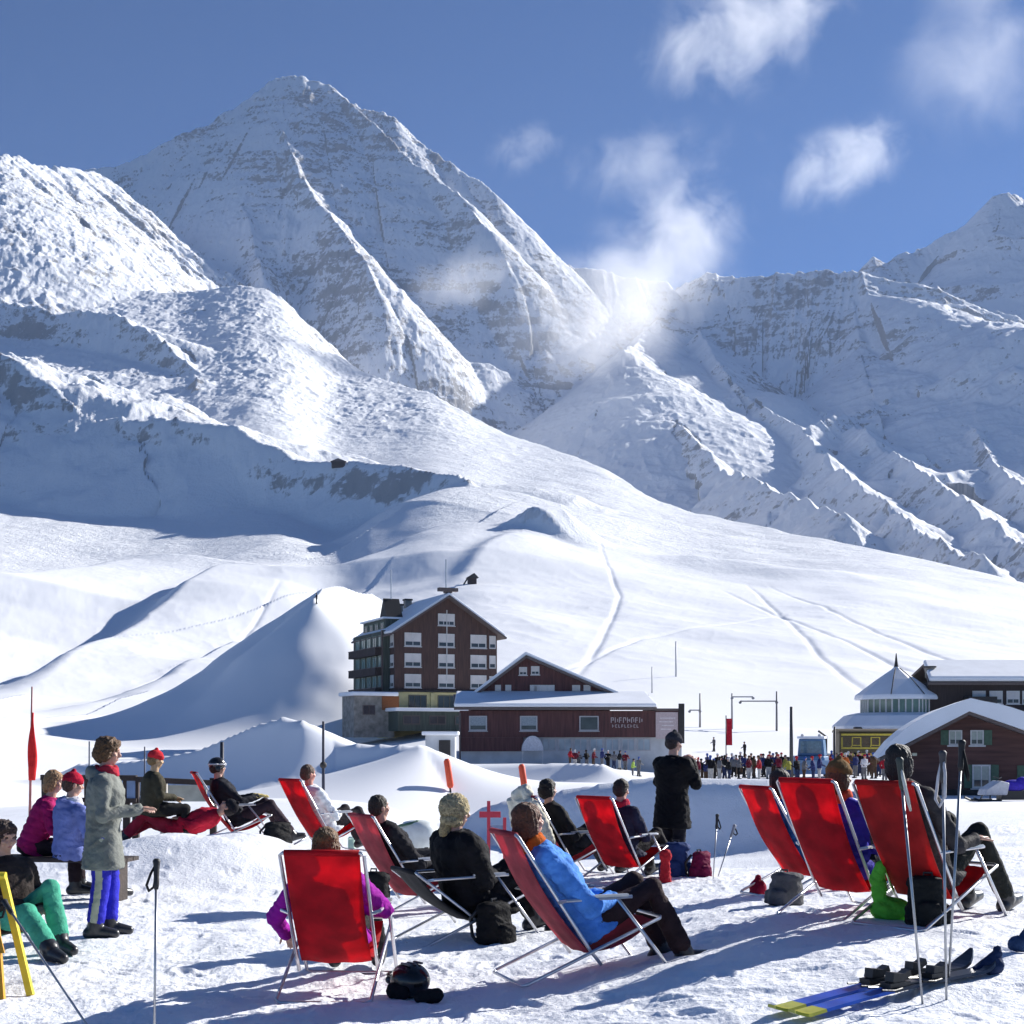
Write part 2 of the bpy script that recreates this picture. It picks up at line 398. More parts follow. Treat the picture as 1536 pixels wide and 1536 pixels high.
def snow_near_mat():
    m, nt, b = new_mat('trampled_snow')
    tc = N(nt, 'ShaderNodeTexCoord')
    n1 = N(nt, 'ShaderNodeTexNoise', i_Scale=1.3, i_Detail=6.0, i_Roughness=.65)
    n2 = N(nt, 'ShaderNodeTexNoise', i_Scale=22.0, i_Detail=4.0, i_Roughness=.7)
    for n in (n1, n2): nt.links.new(tc.outputs['Object'], n.inputs['Vector'])
    mx = N(nt, 'ShaderNodeMix', data_type='RGBA'); mx.inputs['A'].default_value = (.86,.88,.92,1); mx.inputs['B'].default_value = (.70,.72,.76,1)
    rp = N(nt, 'ShaderNodeMapRange', i_From_Min=.5, i_From_Max=.75, i_To_Min=0, i_To_Max=.7)
    nt.links.new(n1.outputs['Fac'], rp.inputs['Value']); nt.links.new(rp.outputs['Result'], mx.inputs['Factor'])
    # scattered grit and dirt
    n3 = N(nt, 'ShaderNodeTexNoise', i_Scale=9.0, i_Detail=5.0, i_Roughness=.75)
    nt.links.new(tc.outputs['Object'], n3.inputs['Vector'])
    r3 = N(nt, 'ShaderNodeMapRange', i_From_Min=.62, i_From_Max=.74, i_To_Min=0, i_To_Max=.55)
    nt.links.new(n3.outputs['Fac'], r3.inputs['Value'])
    m2 = N(nt, 'ShaderNodeMix', data_type='RGBA'); m2.inputs['B'].default_value = (.36,.37,.40,1)
    nt.links.new(mx.outputs['Result'], m2.inputs['A']); nt.links.new(r3.outputs['Result'], m2.inputs['Factor'])
    nt.links.new(m2.outputs['Result'], b.inputs['Base Color'])
    b.inputs['Roughness'].default_value = .55; b.inputs['Specular IOR Level'].default_value = .3
    bp = N(nt, 'ShaderNodeBump', i_Strength=.6, i_Distance=.03)
    nt.links.new(n2.outputs['Fac'], bp.inputs['Height']); nt.links.new(bp.outputs['Normal'], b.inputs['Normal'])
    return m

def mountain_mat():
    m, nt, b = new_mat('snow_and_rock')
    L = nt.links.new
    tc = N(nt, 'ShaderNodeTexCoord'); ge = N(nt, 'ShaderNodeNewGeometry')
    sp = N(nt, 'ShaderNodeSeparateXYZ'); L(ge.outputs['True Normal'], sp.inputs[0])
    so_ = N(nt, 'ShaderNodeSeparateXYZ'); L(tc.outputs['Object'], so_.inputs[0])
    mp = N(nt, 'ShaderNodeMapping'); mp.inputs['Scale'].default_value = (1, 1, .45); L(tc.outputs['Object'], mp.inputs['Vector'])
    na = N(nt, 'ShaderNodeTexNoise', i_Scale=.0045, i_Detail=6.0, i_Roughness=.6); L(mp.outputs[0], na.inputs['Vector'])
    nb = N(nt, 'ShaderNodeTexNoise', i_Scale=.045, i_Detail=8.0, i_Roughness=.72); L(mp.outputs[0], nb.inputs['Vector'])
    # steepness + three noises decide where the rock shows through the snow
    nc = N(nt, 'ShaderNodeTexNoise', i_Scale=.22, i_Detail=5.0, i_Roughness=.7); L(mp.outputs[0], nc.inputs['Vector'])
    a1 = N(nt, 'ShaderNodeMath', operation='MULTIPLY_ADD', i_1=1.0, i_2=-.50); L(na.outputs['Fac'], a1.inputs[0])
    a2 = N(nt, 'ShaderNodeMath', operation='MULTIPLY_ADD', i_1=1.0, i_2=-.50); L(nb.outputs['Fac'], a2.inputs[0])
    a3 = N(nt, 'ShaderNodeMath', operation='MULTIPLY_ADD', i_1=.45, i_2=-.225); L(nc.outputs['Fac'], a3.inputs[0])
    mp2 = N(nt, 'ShaderNodeMapping'); mp2.inputs['Scale'].default_value = (.006, .006, .035); L(tc.outputs['Object'], mp2.inputs['Vector'])
    nd = N(nt, 'ShaderNodeTexNoise', i_Scale=1.0, i_Detail=5.0, i_Roughness=.65); L(mp2.outputs[0], nd.inputs['Vector'])
    a4 = N(nt, 'ShaderNodeMath', operation='MULTIPLY_ADD', i_1=.9, i_2=-.45); L(nd.outputs['Fac'], a4.inputs[0])
    s00 = N(nt, 'ShaderNodeMath', operation='ADD'); L(a1.outputs[0], s00.inputs[0]); L(a4.outputs[0], s00.inputs[1])
    s0 = N(nt, 'ShaderNodeMath', operation='ADD'); L(s00.outputs[0], s0.inputs[0]); L(a2.outputs[0], s0.inputs[1])
    s1 = N(nt, 'ShaderNodeMath', operation='ADD'); L(s0.outputs[0], s1.inputs[0]); L(a3.outputs[0], s1.inputs[1])
    s2 = N(nt, 'ShaderNodeMath', operation='ADD'); L(s1.outputs[0], s2.inputs[0]); L(sp.outputs['Z'], s2.inputs[1])
    rk = N(nt, 'ShaderNodeMapRange', i_From_Min=.52, i_From_Max=.40, i_To_Min=0, i_To_Max=.88); L(s2.outputs[0], rk.inputs['Value'])
    fy = N(nt, 'ShaderNodeMapRange', i_From_Min=700, i_From_Max=1150); L(so_.outputs['Y'], fy.inputs['Value'])
    rk2 = N(nt, 'ShaderNodeMath', operation='MULTIPLY'); L(rk.outputs[0], rk2.inputs[0]); L(fy.outputs[0], rk2.inputs[1])
    rc = N(nt, 'ShaderNodeMix', data_type='RGBA'); rc.inputs['A'].default_value = (.25,.245,.245,1); rc.inputs['B'].default_value = (.40,.39,.385,1)
    L(nb.outputs['Fac'], rc.inputs['Factor'])
    # snow: wind crust varies a little
    sc = N(nt, 'ShaderNodeMix', data_type='RGBA'); sc.inputs['A'].default_value = (.78,.80,.84,1); sc.inputs['B'].default_value = (.88,.89,.91,1)
    L(na.outputs['Fac'], sc.inputs['Factor'])
    mx = N(nt, 'ShaderNodeMix', data_type='RGBA'); L(sc.outputs['Result'], mx.inputs['A']); L(rc.outputs['Result'], mx.inputs['B']); L(rk2.outputs[0], mx.inputs['Factor'])
    L(mx.outputs['Result'], b.inputs['Base Color'])
    b.inputs['Roughness'].default_value = .7; b.inputs['Specular IOR Level'].default_value = .15
    bp = N(nt, 'ShaderNodeBump', i_Strength=.55, i_Distance=9.0)
    nbm = N(nt, 'ShaderNodeMath', operation='MULTIPLY'); L(nb.outputs['Fac'], nbm.inputs[0]); L(fy.outputs[0], nbm.inputs[1])
    L(nbm.outputs[0], bp.inputs['Height'])
    L(bp.outputs['Normal'], b.inputs['Normal'])
    return m

M_SNOW = snow_near_mat(); M_MOUNT = mountain_mat()
HAZE = 2.3e-5
def build_terrain(q=1.0):
    inner = np.arange(-60, 1600, 1.6/q)
    pxs = np.concatenate([np.arange(-700, -60, 10), inner, np.arange(1600, 2300, 10)])
    pys = np.concatenate([np.arange(2500, 1700, -12), np.arange(1700, 1185, -1.15/q)])
    dn = 3400/(pys-HOR)
    o = grid_mesh('snow_ground', pxs, dn, lambda px, d: height(px, d) + near_detail((px-CX)/F*d, d), [M_SNOW])
    tag(o, kind='structure')
    d = [dn[-1]]
    while d[-1] < 5350:
        v = d[-1]
        step = max(.006*v, .25) if v < 700 else 4.2
        if v > 4950: step = 30
        d.append(v+step/q)
    o2 = grid_mesh('mountain', pxs, np.array(d), lambda px, dd: height(px, dd) + near_detail((px-CX)/F*dd, dd), [M_MOUNT])
    tag(o2, kind='structure')
    global ZMIN, YMAX, XMAX
    co = np.empty(len(o2.data.vertices)*3, np.float32); o2.data.vertices.foreach_get('co', co); co = co.reshape(-1, 3)
    lo = co.min(0); hi = co.max(0)
    mb = MB(); mb.add([(x, y, z) for z in (float(lo[2])-1.0, float(hi[2])+12) for y in (-30.0, float(hi[1])+20) for x in (float(lo[0])-20, float(hi[0])+20)], [(0,2,3,1),(4,5,7,6),(0,1,5,4),(2,6,7,3),(0,4,6,2),(1,3,7,5)])
    m = bpy.data.materials.new('haze'); m.use_nodes = True; nt = m.node_tree; nt.nodes.clear()
    out = nt.nodes.new('ShaderNodeOutputMaterial'); pv = nt.nodes.new('ShaderNodeVolumePrincipled')
    pv.inputs['Color'].default_value = (.62, .74, 1.0, 1); pv.inputs['Density'].default_value = HAZE; pv.inputs['Anisotropy'].default_value = .15
    nt.links.new(pv.outputs[0], out.inputs['Volume'])
    h = mb.build('haze', m); tag(h, kind='stuff')

def ground_at(px, py, d0=12.0, d1=3000.0):
    """first distance along a sight line at which the ground comes up to it"""
    d = d0*np.exp(np.linspace(0, math.log(d1/d0), 4000)); z = height(np.full_like(d, float(px)), d)
    rows = HOR-(z-H)*F/d; k = np.argmax(rows <= py)
    return float(d[k]) if rows[k] <= py else None
# ------------------------------------------------------------------ clouds: lumps of vapour with an even white scatter, density from noise
def cloud(px, py, d, rx, rz, ry, tilt, dens, seed, label, ns=1.7, thr=.28, name='cloud'):
    m = bpy.data.materials.new('vapour'); m.use_nodes = True; nt = m.node_tree; nt.nodes.clear(); L = nt.links.new
    out = N(nt, 'ShaderNodeOutputMaterial'); tc = N(nt, 'ShaderNodeTexCoord')
    ln = N(nt, 'ShaderNodeVectorMath', operation='LENGTH'); L(tc.outputs['Object'], ln.inputs[0])
    iso = N(nt, 'ShaderNodeVectorMath', operation='MULTIPLY'); L(tc.outputs['Object'], iso.inputs[0]); q = (rx*rz)**.5*d/F; iso.inputs[1].default_value = (rx*d/F/q, ry/q, rz*d/F/q)
    wn = N(nt, 'ShaderNodeTexNoise', i_Scale=1.1, i_Detail=2.0); L(iso.outputs[0], wn.inputs['Vector'])
    wv = N(nt, 'ShaderNodeVectorMath', operation='MULTIPLY_ADD'); L(wn.outputs['Color'], wv.inputs[0]); wv.inputs[1].default_value = (1.0, 1.0, 1.0)
    off = N(nt, 'ShaderNodeVectorMath', operation='ADD'); L(iso.outputs[0], off.inputs[0]); off.inputs[1].default_value = (seed*3.1, seed*1.7, seed*.9)
    L(off.outputs[0], wv.inputs[2])
    nz = N(nt, 'ShaderNodeTexNoise', i_Scale=ns, i_Detail=8.0, i_Roughness=.68); L(wv.outputs[0], nz.inputs['Vector'])
    a = N(nt, 'ShaderNodeMath', operation='MULTIPLY_ADD', i_1=-1.15, i_2=1.0); L(ln.outputs['Value'], a.inputs[0])
    b = N(nt, 'ShaderNodeMath', operation='MULTIPLY_ADD', i_1=3.6, i_2=-1.8-thr); L(nz.outputs['Fac'], b.inputs[0])
    c = N(nt, 'ShaderNodeMath', operation='ADD'); L(a.outputs[0], c.inputs[0]); L(b.outputs[0], c.inputs[1])
    k = N(nt, 'ShaderNodeMapRange', i_From_Min=0, i_From_Max=.9, i_To_Min=0, i_To_Max=dens); L(c.outputs[0], k.inputs['Value'])
    e = N(nt, 'ShaderNodeMapRange', interpolation_type='SMOOTHSTEP', i_From_Min=1.0, i_From_Max=.35); L(ln.outputs['Value'], e.inputs['Value'])
    f = N(nt, 'ShaderNodeMath', operation='MULTIPLY'); L(k.outputs[0], f.inputs[0]); L(e.outputs[0], f.inputs[1])
    v = N(nt, 'ShaderNodeVolumeScatter', i_Anisotropy=.42); v.inputs['Color'].default_value = (1, 1, 1, 1)
    L(f.outputs[0], v.inputs['Density']); L(v.outputs[0], out.inputs['Volume'])
    mb = MB(); mb.ell((0, 0, 0), (1, 1, 1), 24, 16)
    o = mb.build(name, m); o.location = P(px, py, d); s = d/F
    o.scale = (rx*s, ry, rz*s); o.rotation_euler = (0, -R(tilt), 0)
    if name == 'ridge_cloud': return tag(o, label, 'ridge_cloud', None, 'stuff')  # clouds hanging in front of the ridge, inside the haze box
    return tag(o, label, 'cloud')
cloud(975, 410, 3200, 300, 140, 170, 49, .0070, 1, 'big bright streak of cloud rising off the notch right of the main peak', 1.9, .16, 'ridge_cloud')
cloud(875, 475, 3050, 195, 120, 150, 14, .0065, 4, 'soft misty patch of cloud clinging to the shaded mountain face', 1.7, .06, 'ridge_cloud')
cloud(1110, 55, 6100, 225, 125, 260, 18, .0029, 7, 'white torn cloud at the top edge of the sky', 2.1, .24)
cloud(1265, 245, 6100, 160, 80, 200, 24, .0030, 12, 'small tilted wisp of cloud in the blue between the two peaks', 2.0, .18)
cloud(700, 420, 3300, 120, 60, 120, 10, .004, 31, 'thin patch of cloud on the flank', 1.8, .05, 'ridge_cloud')
cloud(960, 245, 6100, 170, 80, 200, 15, .0014, 15, 'thin veil of cloud above the notch', 1.7, .2)
cloud(1480, 90, 6200, 190, 190, 300, 40, .0009, 21, 'faint high haze of cloud in the top right corner of the sky', 1.4, .15)
cloud(790, 222, 6100, 80, 50, 120, 20, .0018, 25, 'faintest small puff of cloud just right of the main summit', 1.5, .1)
# ------------------------------------------------------------------ cloth, skin, metal
_mc = {}
def cloth(rgb, rough=.75, bump=.35, var=.22):
    k = ('c', tuple(rgb), rough)
    if k not in _mc:
        _mc[k] = simple_mat('cloth', rgb, rough, 0, var, 9.0, bump, 60.0)
        b = _mc[k].node_tree.nodes['Principled BSDF']; b.inputs['Specular IOR Level'].default_value = .08
    return _mc[k]
def plain(name, rgb, rough=.5, metal=0, var=.12, bump=0, scale=8, bscale=40):
    k = (name, tuple(rgb), rough, metal)
    if k not in _mc: _mc[k] = simple_mat(name, rgb, rough, metal, var, scale, bump, bscale)
    return _mc[k]
def skin_mat(rgb=(.52, .30, .22)):
    k = ('skin', rgb)
    if k not in _mc:
        m = simple_mat('skin', rgb, .5, 0, .12, 30.0)
        b = m.node_tree.nodes['Principled BSDF']; b.inputs['Subsurface Weight'].default_value = .15; b.inputs['Subsurface Radius'].default_value = (.02, .008, .004); b.inputs['Subsurface Scale'].default_value = .5
        _mc[k] = m
    return _mc[k]
M_EYE = plain('eye', (.02, .015, .012), .25); M_LIP = plain('lip', (.42, .16, .14), .45)
M_STEEL = plain('steel_tube', (.62, .62, .64), .32, .9, .15, .05)
M_ALU = plain('pole_metal', (.40, .41, .43), .35, .85, .15)
M_BLACK = plain('black_plastic', (.012, .012, .014), .4, 0, .2, .1)
M_BOOT = plain('boot_shell', (.02, .021, .025), .35, 0, .25, .1)

def canvas_mat(rgb, tr=.45):
    m = bpy.data.materials.new('canvas'); m.use_nodes = True; nt = m.node_tree; L = nt.links.new
    b = nt.nodes['Principled BSDF']; out = nt.nodes['Material Output']
    tc = N(nt, 'ShaderNodeTexCoord')
    wv = N(nt, 'ShaderNodeTexNoise', i_Scale=5.0, i_Detail=4.0); L(tc.outputs['Object'], wv.inputs['Vector'])
    mr = N(nt, 'ShaderNodeMapRange', i_From_Min=.3, i_From_Max=.7, i_To_Min=.62, i_To_Max=1.18); L(wv.outputs['Fac'], mr.inputs['Value'])
    sc = N(nt, 'ShaderNodeVectorMath', operation='SCALE'); sc.inputs[0].default_value = rgb; L(mr.outputs[0], sc.inputs['Scale'])
    L(sc.outputs[0], b.inputs['Base Color']); b.inputs['Roughness'].default_value = .7; b.inputs['Specular IOR Level'].default_value = .2
    fb = N(nt, 'ShaderNodeTexNoise', i_Scale=260.0, i_Detail=1.0); L(tc.outputs['Object'], fb.inputs['Vector'])
    bp = N(nt, 'ShaderNodeBump', i_Strength=.25, i_Distance=.004); L(fb.outputs['Fac'], bp.inputs['Height']); L(bp.outputs[0], b.inputs['Normal'])
    tl = N(nt, 'ShaderNodeBsdfTranslucent'); L(sc.outputs[0], tl.inputs['Color'])
    mx = N(nt, 'ShaderNodeMixShader', i_0=tr); L(b.outputs[0], mx.inputs[1]); L(tl.outputs[0], mx.inputs[2]); L(mx.outputs[0], out.inputs['Surface'])
    return m
CANVAS = {'red': canvas_mat((.74, .018, .034), .5), 'faded': canvas_mat((.60, .10, .13)), 'orange': canvas_mat((.60, .03, .03)), 'dark': canvas_mat((.02, .02, .024), .1)}

# ------------------------------------------------------------------ deck chair: x right, y forward, z up, origin on the snow under the seat
def deck_chair(label, loc, az, canvas='red', tz=1.02, group='red canvas deck chairs on the snow', sag=0.0, hw=.27, kind='deck_chair'):
    r = empty(kind, loc, -az, label, 'deck chair', group)
    Tp = Vector((0, -.50, tz)); Lp = Vector((0, .02, .20)); Fp = Vector((0, .50, .40))
    # canvas sling
    nu, prof = 8, []
    for i in range(15):
        t = i/14; p = Tp.lerp(Lp, t); nrm = Vector((0, -.84, -.54))
        prof.append(p + nrm*(.045+sag)*math.sin(math.pi*t)**1)
    for i in range(1, 9):
        t = i/8; p = Lp.lerp(Fp, t); prof.append(p + Vector((0, .3, -.95))*(.05+sag*.6)*math.sin(math.pi*t))
    vs, fs = [], []
    for side in (0, 1):
        for i, p in enumerate(prof):
            a = prof[max(i-1, 0)]; b = prof[min(i+1, len(prof)-1)]; tn = (b-a).normalized(); nn = Vector((0, -tn.z, tn.y))
            for k in range(nu+1):
                u = -1+2*k/nu; dip = .018*(1-u*u)*math.sin(math.pi*min(i, 20)/20)
                pinch = 1-.035*math.sin(math.pi*i/(len(prof)-1))
                q = p - nn*dip + nn*(.004 if side else 0); vs.append((u*(hw-.025)*pinch, q.y, q.z))
    n1 = len(prof)*(nu+1)
    for i in range(len(prof)-1):
        for k in range(nu):
            a = i*(nu+1)+k; fs.append((a, a+1, a+nu+2, a+nu+1)); fs.append((n1+a, n1+a+nu+1, n1+a+nu+2, n1+a+1))
        for k in (0, nu):
            a = i*(nu+1)+k; fs.append((a, a+nu+1, n1+a+nu+1, n1+a) if k == 0 else (a, n1+a, n1+a+nu+1, a+nu+1))
    q = random.Random(int(abs(loc[0])*50)); ph = [q.uniform(0, 6) for _ in range(4)]
    vs = [(x, y+.006*math.sin(9*z+ph[0]+14*x)*math.sin(23*x+ph[1])+.004*math.sin(31*x+5*z+ph[2]), z+.003*math.sin(27*x+ph[3])) for x, y, z in vs]
    mb = MB(); mb.add(vs, fs); c = mb.build('canvas', CANVAS[canvas], r, smooth=True)
    # stitched hem tube at the top
    mb = MB(); mb.tube([(-hw+.03, -.50, tz), (hw-.03, -.50, tz)], .021, 8); mb.build('canvas_hem', CANVAS[canvas], r, smooth=True)
    # back rails running down to the seat, joined by a bar at the top
    rr = .0125
    mb = MB()
    mb.tube([(-hw, .10, .12), (-hw, .02, .22), (-hw, -.49, tz-.015), (-hw+.02, -.50, tz), (hw-.02, -.50, tz), (hw, -.49, tz-.015), (hw, .02, .22), (hw, .10, .12)], rr, 8)
    mb.build('back_frame', M_STEEL, r, smooth=True)
    ow = hw+.035
    mb = MB()   # seat rails crossing down to the rear ground bar
    mb.tube([(-ow, .52, .42), (-ow, -.44, .025), (-ow+.03, -.47, .014), (ow-.03, -.47, .014), (ow, -.44, .025), (ow, .52, .42), (ow-.03, .535, .425), (-ow+.03, .535, .425), (-ow, .52, .42)], rr, 8)
    mb.build('rear_leg_frame', M_STEEL, r, smooth=True)
    mb = MB()   # front legs from the arms to the front ground bar
    mb.tube([(-ow-.02, .20, .56), (-ow-.02, .62, .03), (-ow+.03, .64, .014), (ow-.03, .64, .014), (ow+.02, .62, .03), (ow+.02, .20, .56)], rr, 8)
    mb.build('front_leg_frame', M_STEEL, r, smooth=True)
    for s in (-1, 1):
        mb = MB(); x = s*(ow+.02)
        yb = -.50+.52*(tz-.55)/(tz-.20)
        mb.tube([(s*hw, yb, .55), (x, yb+.03, .565), (x, .30, .575)], rr, 8)
        mb.box((x, .12, .588), (.035, .30, .016))
        mb.build('armrest', M_STEEL, r, smooth=False)
    return r

# ------------------------------------------------------------------ people
def evaluate_remesh(mb, voxel, smooth=3, factor=.5):
    me = bpy.data.meshes.new('t'); me.from_pydata(mb.v, [], mb.f)
    bm = bmesh.new(); bm.from_mesh(me); bmesh.ops.recalc_face_normals(bm, faces=bm.faces); bm.to_mesh(me); bm.free()
    o = bpy.data.objects.new('t', me); col.objects.link(o)
    m = o.modifiers.new('r', 'REMESH'); m.mode = 'VOXEL'; m.voxel_size = voxel; m.use_smooth_shade = True
    if smooth:
        s = o.modifiers.new('s', 'SMOOTH'); s.iterations = smooth; s.factor = factor
    dg = bpy.context.evaluated_depsgraph_get()
    out = bpy.data.meshes.new_from_object(o.evaluated_get(dg))
    bpy.data.objects.remove(o); bpy.data.meshes.remove(me)
    out.polygons.foreach_set('use_smooth', [True]*len(out.polygons))
    return out
def wrinkle(me, amp, scale, seed):
    n = len(me.vertices); co = np.empty(n*3, np.float32); no = np.empty(n*3, np.float32)
    me.vertices.foreach_get('co', co); me.vertex_normals.foreach_get('vector', no)
    co = co.reshape(-1, 3); no = no.reshape(-1, 3); x, y, z = co[:,0]/scale, co[:,1]/scale, co[:,2]/scale
    d = .6*ridged(x*.8+z*1.3, y*.8-z*.9, 2, seed)+.4*fbm(x*1.7-z, y*1.7+z*1.5, 2, seed+5)
    co += no*(d*amp)[:,None]; me.vertices.foreach_set('co', co.ravel()); me.update()
def strands(me, c, Mh, amp, seed):
    n = len(me.vertices); co = np.empty(n*3, np.float32); no = np.empty(n*3, np.float32)
    me.vertices.foreach_get('co', co); me.vertex_normals.foreach_get('vector', no)
    co = co.reshape(-1, 3); no = no.reshape(-1, 3); l = (co-np.array(c))@np.array(Mh)
    th = np.arctan2(l[:,0], l[:,1]+.06); z = l[:,2]
    d = .6*ridged(th*5+.8*vnoise(th*2, z*9, seed), z*7, 2, seed) + .5*ridged(th*13, z*10+th*2, 2, seed+4)
    co += no*(d*amp)[:,None]; me.vertices.foreach_set('co', co.ravel()); me.update()
def quilting(me, hip, up, amp, pitch):
    n = len(me.vertices); co = np.empty(n*3, np.float32); no = np.empty(n*3, np.float32)
    me.vertices.foreach_get('co', co); me.vertex_normals.foreach_get('vector', no)
    co = co.reshape(-1, 3); no = no.reshape(-1, 3); t = (co-np.array(hip))@np.array(up)
    d = np.sqrt(np.abs(np.sin(math.pi*t/pitch)))-.7
    co += no*(d*amp)[:,None]; me.vertices.foreach_set('co', co.ravel()); me.update()
def link_mesh(name, me, mats, parent):
    for m in (mats if isinstance(mats, (list, tuple)) else [mats]): me.materials.append(m)
    o = bpy.data.objects.new(name, me); me.name = name; col.objects.link(o); o.parent = parent
    return o
def V(*a): return Vector(a)
def basis(up, fwd):
    u = up.normalized(); f = (fwd-u*fwd.dot(u)).normalized(); rt = f.cross(u).normalized()
    return Matrix((rt, f, u)).transposed()      # columns: right, forward, up
def ering(c, M, rx, ry, n=20, pw=2.4):
    out = []
    for k in range(n):
        a = 2*math.pi*k/n; ca, sa = math.cos(a), math.sin(a)
        e = 2/pw
        out.append(c + M @ V(rx*math.copysign(abs(ca)**e, ca), ry*math.copysign(abs(sa)**e, sa), 0))
    return out
def limb(mb, pts, rs, n=12):
    """rounded, tapering limb"""
    mb.tube(pts, rs, n)
    for p, r in zip(pts, rs): mb.ell(p, (r, r, r), 10, 8)
def hand(mb, wrist, d, nrm, s, side, curl=.5, fat=1.0):
    d = d.normalized(); nrm = (nrm - d*nrm.dot(d)).normalized(); w = d.cross(nrm).normalized()*side
    mb.ell(wrist+d*.045*s, (.043*s*fat, .05*s, .017*s*fat), 12, 8, M=Matrix((w, d, nrm)).transposed())
    for k, (ln, off) in enumerate(((.066, .034), (.074, .0115), (.069, -.0115), (.054, -.034))):
        p = wrist + d*.082*s + w*off*s*fat; dr = d.copy(); pts = [p-d*.02*s]
        for q in range(3):
            ang = curl*(.35+.3*q); dr = (dr*math.cos(ang) - nrm*math.sin(ang)).normalized()
            pts.append(pts[-1]+dr*(ln*s*(.42, .33, .25)[q] + (.02*s if q == 0 else 0)))
        limb(mb, pts, [.0092*s*fat, .0090*s*fat, .0082*s*fat, .0072*s*fat], 8)
    p = wrist + d*.025*s + w*.035*s; dr = (d*.75 + w*.65 - nrm*.25).normalized()
    limb(mb, [p, p+dr*.035*s, p+dr*.035*s+(dr*.8+d*.35-nrm*.35*curl).normalized()*.032*s, p+dr*.035*s+(dr*.8+d*.35-nrm*.35*curl).normalized()*.058*s], [.013*s*fat, .0115*s*fat, .0105*s*fat, .0085*s*fat], 8)

